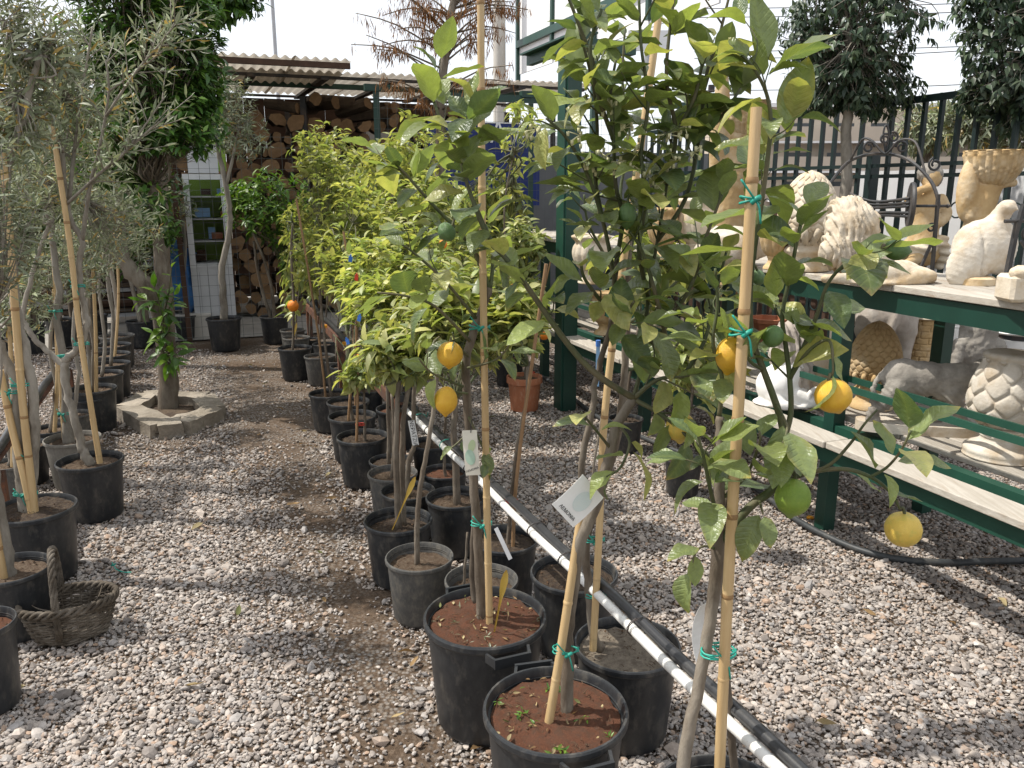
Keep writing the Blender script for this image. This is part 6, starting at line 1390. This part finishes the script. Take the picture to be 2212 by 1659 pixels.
# ------------------------------------------------------------------ wrought iron ornaments
def scroll(c, r, turns=1.4, ph=0, flip=1, n=30):
    return [c + Vector((flip * math.cos(ph + a) * r * (1 - .62 * a / (turns * 6.283)), 0, math.sin(ph + a) * r * (1 - .62 * a / (turns * 6.283)))) for a in np.linspace(0, turns * 6.283, n)]
m_iron2 = M('wrought_iron_grey', (.032, .034, .037), (.020, .021, .023), 18, .55, .2, c3=(.065, .055, .048), s3=9)
q = G(2012, 600, ZUs); Yi = q.y + .12; ir = thing('iron_arch', 'wrought iron arch with scrolls, round shield and axle rod', 'ornament', (q.x, Yi, ZUs)); io = ir.location.copy()
def wi(x, y, d=0): return W(x, y, Yi + d)
b = B(); b.tube([wi(1790, 400, .5), wi(1830, 352, .5), wi(1875, 334, .4), wi(1925, 333, .3), wi(1970, 350, .15), wi(2010, 390, .05), wi(2026, 430), wi(2027, 450)], .008, 6, 4); b.bar(wi(2027, 420), wi(2013, 590), .018, .012); b.bar(wi(2020, 508), wi(1990, 575), .014, .010); b.bar(wi(2013, 590), Vector((wi(2013, 590).x, Yi, ZUs + .001)), .018, .012); b.obj('frame', m_iron2, ir, io, smooth=False)
b = B()
for (x, y, r_, f, ph) in ((1876, 318, 13, 1, 0), (1948, 318, 14, -1, 0), (2020, 355, 14, 1, 2), (1912, 300, 11, 1, 1.2), (1930, 296, 11, -1, 1.2), (2012, 492, 10, 1, 0)):
    c = wi(x, y, .3 if x < 2000 else .05); b.tube(scroll(c, r_ * pxm(Yi), 1.3, ph, f), .0055, 5)
b.tube([wi(1838, 345, .45), wi(1862, 302, .4), wi(1885, 305, .35), wi(1912, 332, .3), wi(1940, 305, .25), wi(1968, 302, .2), wi(1984, 320, .15), wi(2000, 380, .08)], .006, 5, 4); b.tube([wi(1913, 330, .3), wi(1908, 290, .3), wi(1914, 270, .3), wi(1920, 290, .3), wi(1914, 330, .3)], .005, 5, 4)
b.obj('scrollwork', m_iron2, ir, io, smooth=True)
b = B(); V_, F_ = lathe([(0, -.006), (.10, -.010), (.104, 0), (.10, .008), (0, .012)], 32); Mr = Matrix.Translation(wi(1968, 443) - io) @ Matrix.Rotation(R(72), 4, 'Z') @ Matrix.Rotation(R(90), 4, 'X'); o = link('shield', mkmesh('shield', [Mr @ v for v in V_], F_, True, 40), ir, m_iron2)
b = B(); b.tube([wi(1966, 445), wi(2048, 445)], .0065, 8); b.tube([wi(2046, 445), wi(2050, 445), wi(2056, 445)], [.010, .008, .001], 8); b.obj('axle', m_iron2, ir, io, smooth=True)
b = B()
for dy, bend in ((430, 14), (447, 2), (440, 4), (462, -10), (470, -16)): b.tube([wi(1836, dy - 12, .35), wi(1880, dy + bend * .3, .25), wi(1920, dy + bend * .3, .15), wi(1965, dy - 2, .0)], .007, 6, 4)
b.obj('rods', m_iron2, ir, io, smooth=True)
q2 = G(2180, 640, ZUs); Yi = q2.y + .05; ir = thing('iron_stand', 'second wrought iron stand leaning beside the cream block', 'ornament', (q2.x, Yi, ZUs)); io = ir.location.copy()
b = B(); b.bar(wi(2212, 440), wi(2195, 500), .02, .012); b.bar(wi(2198, 480), wi(2168, 628), .022, .014); b.tube([wi(2170, 478), wi(2230, 476)], .007, 8); b.bar(wi(2205, 520), wi(2240, 570), .012, .01); b.tube(scroll(wi(2222, 505), .03), .005, 5); b.obj('frame', m_iron2, ir, io)
# ------------------------------------------------------------------ hose on the ground
pts = [G(x, y, .02) for x, y in ((1168, 812), (1185, 822), (1240, 862), (1300, 905), (1420, 958), (1560, 1012), (1640, 1060), (1720, 1122), (1800, 1165), (1880, 1195), (1960, 1210), (2060, 1215), (2140, 1212), (2300, 1210))]
b = B(); b.tube(pts, .0155, 10, 5); o = b.obj('garden_hose', m_hose, smooth=True, sharp=50); tag(o, 'dark grey hose lying across the gravel under the display shelf', 'hose')
# ------------------------------------------------------------------ cards and labels
def card(name, label, c, e1, e2, w_, h_, mat, cat='tag', bend=.0, nseg=8, group=None):
    """a card with centre c, unit axes e1 (width), e2 (height), slightly bent"""
    root = thing(name, label, cat, c, group); e1, e2 = Vector(e1).normalized(), Vector(e2).normalized(); e2 = (e2 - e1 * e2.dot(e1)).normalized(); n = e1.cross(e2)
    V, F = [], []
    for k in range(2):
        for i in range(nseg + 1):
            f = i / nseg - .5
            for s in (-.5, .5): V.append(e1 * w_ * s + e2 * h_ * f + n * (bend * (1 - 4 * f * f) - k * .0006))
    m2 = 2 * (nseg + 1)
    for i in range(nseg): a = 2 * i; F += [(a, a + 1, a + 3, a + 2), (m2 + a, m2 + a + 2, m2 + a + 3, m2 + a + 1), (a, a + 2, m2 + a + 2, m2 + a), (a + 1, m2 + a + 1, m2 + a + 3, a + 3)]
    link('card', mkmesh('card', V, F, False), root, mat); return root, e1, e2, n
def on_card(root, e1, e2, n, x, y, s, size, mat, rot=0, lift=.0015, name='lettering', sx=1):
    M3 = Matrix((e1, e2, n)).transposed().to_4x4(); M4 = Matrix.Translation(e1 * x + e2 * y + n * lift) @ M3 @ Matrix.Rotation(rot, 4, 'Z') @ Matrix.Diagonal((sx, 1, 1, 1)); return text(name, s, size, M4, mat, root, .0002)
def disc(root, e1, e2, n, x, y, rx, ry, mat, lift=.0008, rot=0):
    V = []; 
    for k in range(24):
        a = k / 24 * 6.283; px, py = rx * math.cos(a), ry * math.sin(a); V.append(e1 * (x + px * math.cos(rot) - py * math.sin(rot)) + e2 * (y + px * math.sin(rot) + py * math.cos(rot)) + n * lift)
    link('printed_fruit', mkmesh('printed_fruit', V, [tuple(range(24))], False), root, mat)
m_pr1 = M('print_pale_cyan', (.62, .72, .72), (.70, .76, .72), 30, .55, 0); m_pr2 = M('print_pale_green', (.42, .52, .28), (.50, .56, .36), 30, .55, 0); m_pr3 = M('print_sea_green', (.30, .44, .33), (.38, .50, .40), 30, .55, 0)
Yc = TB.Y - .06
P0, P1, P2, P3 = [W(x, y, Yc + d) for x, y, d in ((1195, 1088, -.02), (1256, 1026, .0), (1309, 1076, .02), (1233, 1139, -.01))]
e2 = ((P1 - P0) + (P2 - P3)) / 2; e1 = ((P3 - P0) + (P2 - P1)) / 2
r, a1, a2, n = card('variety_card', 'white variety card with printed fruit hanging on the tallest lemon tree', (P0 + P1 + P2 + P3) / 4, e1, e2, e1.length, e2.length, m_paper, bend=.004)
if n.dot(Vector((0, -1, 0))) < 0: n = -n
disc(r, a1, a2, n, .006, .006, .020, .026, m_pr1, .0052); on_card(r, a1, a2, n, 0, -e2.length * .37, 'ΛΕΜΟΝΙΑ', .0115, m_ink, 0, .0032)
Yc = TA.Y - .05; c0 = W(1018, 978, Yc); s = pxm(Yc)
r, a1, a2, n = card('variety_card', 'cream variety card with green printed lemons on the two-lemon tree', c0, Vector((1, -.15, .1)), Vector((.02, .12, 1)), 33 * s, 100 * s, m_card2, bend=.003)
disc(r, a1, a2, n, .004, .020, .010, .018, m_pr2, .0042, -.3); disc(r, a1, a2, n, -.003, -.012, .014, .022, m_pr3, .0046, .1); on_card(r, a1, a2, n, 0, -.048, 'ΛΕΜΟΝΙΑ', .0085, m_ink, .3, .002)
b = B(); b.tube([Vector((0, 0, .05 * 1)) + a2 * .008, a2 * .075 + Vector((.006, .02, .01)), Vector((.01, .05, .085))], .0012, 5, 3); b.obj('string', m_ink, r)
Yc = G(881, 1058, .28).y - .05; c0 = W(893, 935, Yc); s = pxm(Yc)
r, a1, a2, n = card('name_strip', 'white plastic strip hand-lettered with a Greek plant name', c0, Vector((1, -.1, .15)), Vector((-.18, 0, 1)), 15 * s, 58 * s, m_paper)
on_card(r, a1, a2, n, 0, -.002, 'ΝΕΡΑΤΖΙΑ', 12.5 * s, m_ink, R(-90), .0012)
c0 = W(1087, 1174, TA.Y + .25); s = pxm(c0.y, .5); d = W(1110, 1202, TA.Y + .22) - W(1064, 1146, TA.Y + .28); r, a1, a2, n = card('name_strip', 'blank grey label strip slanting behind the two-lemon tree', c0, Vector((.6, -.3, .5)), d, 11 * s, d.length, m_polegrey)
c0 = W(1291, 790, TB.Y + .12); s = pxm(c0.y); r, a1, a2, n = card('blue_strip', 'pale blue plastic strip hanging from the tallest lemon tree', c0, Vector((1, -.2, 0)), Vector((.02, 0, 1)), 8 * s, 90 * s, m_lblue); b = B(); b.tube([a2 * .045 * 1.05, a2 * .055, a2 * .062], .006, 6); b.obj('loop', m_blue, r)
c0 = W(1522, 1365, TC.Y + .07); s = pxm(c0.y); r, a1, a2, n = card('curved_card', 'curved blank white card tucked behind the trunk of cane-tied lemon tree', c0, Vector((.7, .5, .05)), Vector((.1, 0, 1)), 40 * s, 150 * s, m_paper, bend=-.018)
# yellow plant labels pushed into the soil
GOLDS.append((W(1063, 1388, TA.Y - .06), W(1094, 1232, TA.Y - .10)))
labs = ('yellow spear-shaped plant label in pot of two-trunk citrus', 'yellow spear-shaped plant label in pot of sapling with one orange', 'yellow spear-shaped plant label in red soil of two-lemon tree')
for (a, c), lb in zip(GOLDS, labs):
    d = c - a; L = d.length; t = d.normalized(); sd_ = t.cross(Vector((0, 1, 0))).normalized(); n = sd_.cross(t); b = B(); V = []; F = []
    pr = [(0, .0022), (.45, .0030), (.62, .0050), (.74, .0105), (.86, .0125), (.95, .0085), (1, .002)]; k_ = min(1, L / .26)
    for f, wd in pr:
        for q in (-1, 0, 1): V.append(a + t * L * f + sd_ * wd * q * k_ * .85 + n * (.003 if q == 0 else 0) * k_)
    V += [v - n * .0015 for v in V]; m2 = len(pr) * 3
    for i in range(len(pr) - 1):
        for q in range(2): i0 = i * 3 + q; F += [(i0, i0 + 1, i0 + 4, i0 + 3), (m2 + i0, m2 + i0 + 3, m2 + i0 + 4, m2 + i0 + 1)]
    root = thing('plant_label', lb, 'label', a); link('blade', mkmesh('blade', [v - a for v in V], F, True, 40), root, m_gold)
# small coloured clips of the back row
for (x, y, mt, nm) in ((757, 560, m_blue, 'blue'), (751, 738, m_blue, 'blue'), (776, 688, m_blue, 'blue'), (924, 744, m_blue, 'blue'), (770, 600, m_red, 'red')):
    q = W(x, y, 3.9); b = B(); b.box((0, 0, 0), (.018, .004, .028)); b.box((0, 0, .017), (.007, .004, .012)); o = b.obj('marker_tag', mt); o.location = q; o.rotation_euler = (random.uniform(-.3, .3), random.uniform(-.4, .4), random.uniform(-.5, .5)); tag(o, 'small %s plastic marker tied among the citrus leaves' % nm, 'tag', '%s marker tags' % nm)
# ------------------------------------------------------------------ litter on the ground
dl = leaf_meshes('dead', m_dry); spots = [(500, 1020), (625, 1090), (730, 1075), (760, 1050), (745, 1095), (705, 1290), (440, 1130), (640, 960), (660, 930), (560, 940), (720, 1020), (690, 965), (860, 1410), (880, 1440), (850, 1550), (1770, 1555), (60, 1480), (100, 1380), (140, 1345), (300, 920), (320, 1000), (420, 900), (640, 880), (600, 880), (700, 905), (1140, 930), (1060, 900), (1330, 1330), (910, 1320), (520, 1330), (390, 1480), (1010, 1620), (1900, 1330), (2060, 1350), (2150, 1290), (1500, 1120), (480, 800), (540, 790), (560, 830), (690, 1190)]
for (x, y) in spots:
    p = G(x + random.uniform(-8, 8), y, .012); o = link('fallen_leaf', random.choice(dl)); sz = random.uniform(.045, .085); o.matrix_basis = frame(p, Vector((random.gauss(0, 1), random.gauss(0, 1), .06)), Vector((random.gauss(0, .3), random.gauss(0, .3), 1)), sz)
    tag(o, 'dry fallen leaf lying on the gravel', 'leaf', 'dry fallen leaves')
b = B(); b.tube([G(242, 1215, .02), G(246, 1222, .015), G(252, 1230, .012), G(268, 1236, .012), G(284, 1236, .014)], .0026, 5, 4); b.tube([G(240, 1222, .014), G(250, 1218, .02)], .004, 5); o = b.obj('string_scrap', m_tie, smooth=True); tag(o, 'scrap of green tying string on the gravel', 'string')
for k, (x, y) in enumerate(((1425, 895), (1735, 1130), (1750, 1118), (1455, 948))):
    o = lump('orange_peel', G(x, y, .012), (.018, .014, .010), m_orangetag, k, 2, .3); tag(o, 'bit of orange blossom or peel beside the hose', 'peel', 'orange bits by the hose')
build_gravel()
print('TRIS', sum(len(o.data.polygons) for o in bpy.data.objects if o.type == 'MESH' and o.data.users == 1))
print('OBJECTS TOTAL', len(bpy.data.objects))
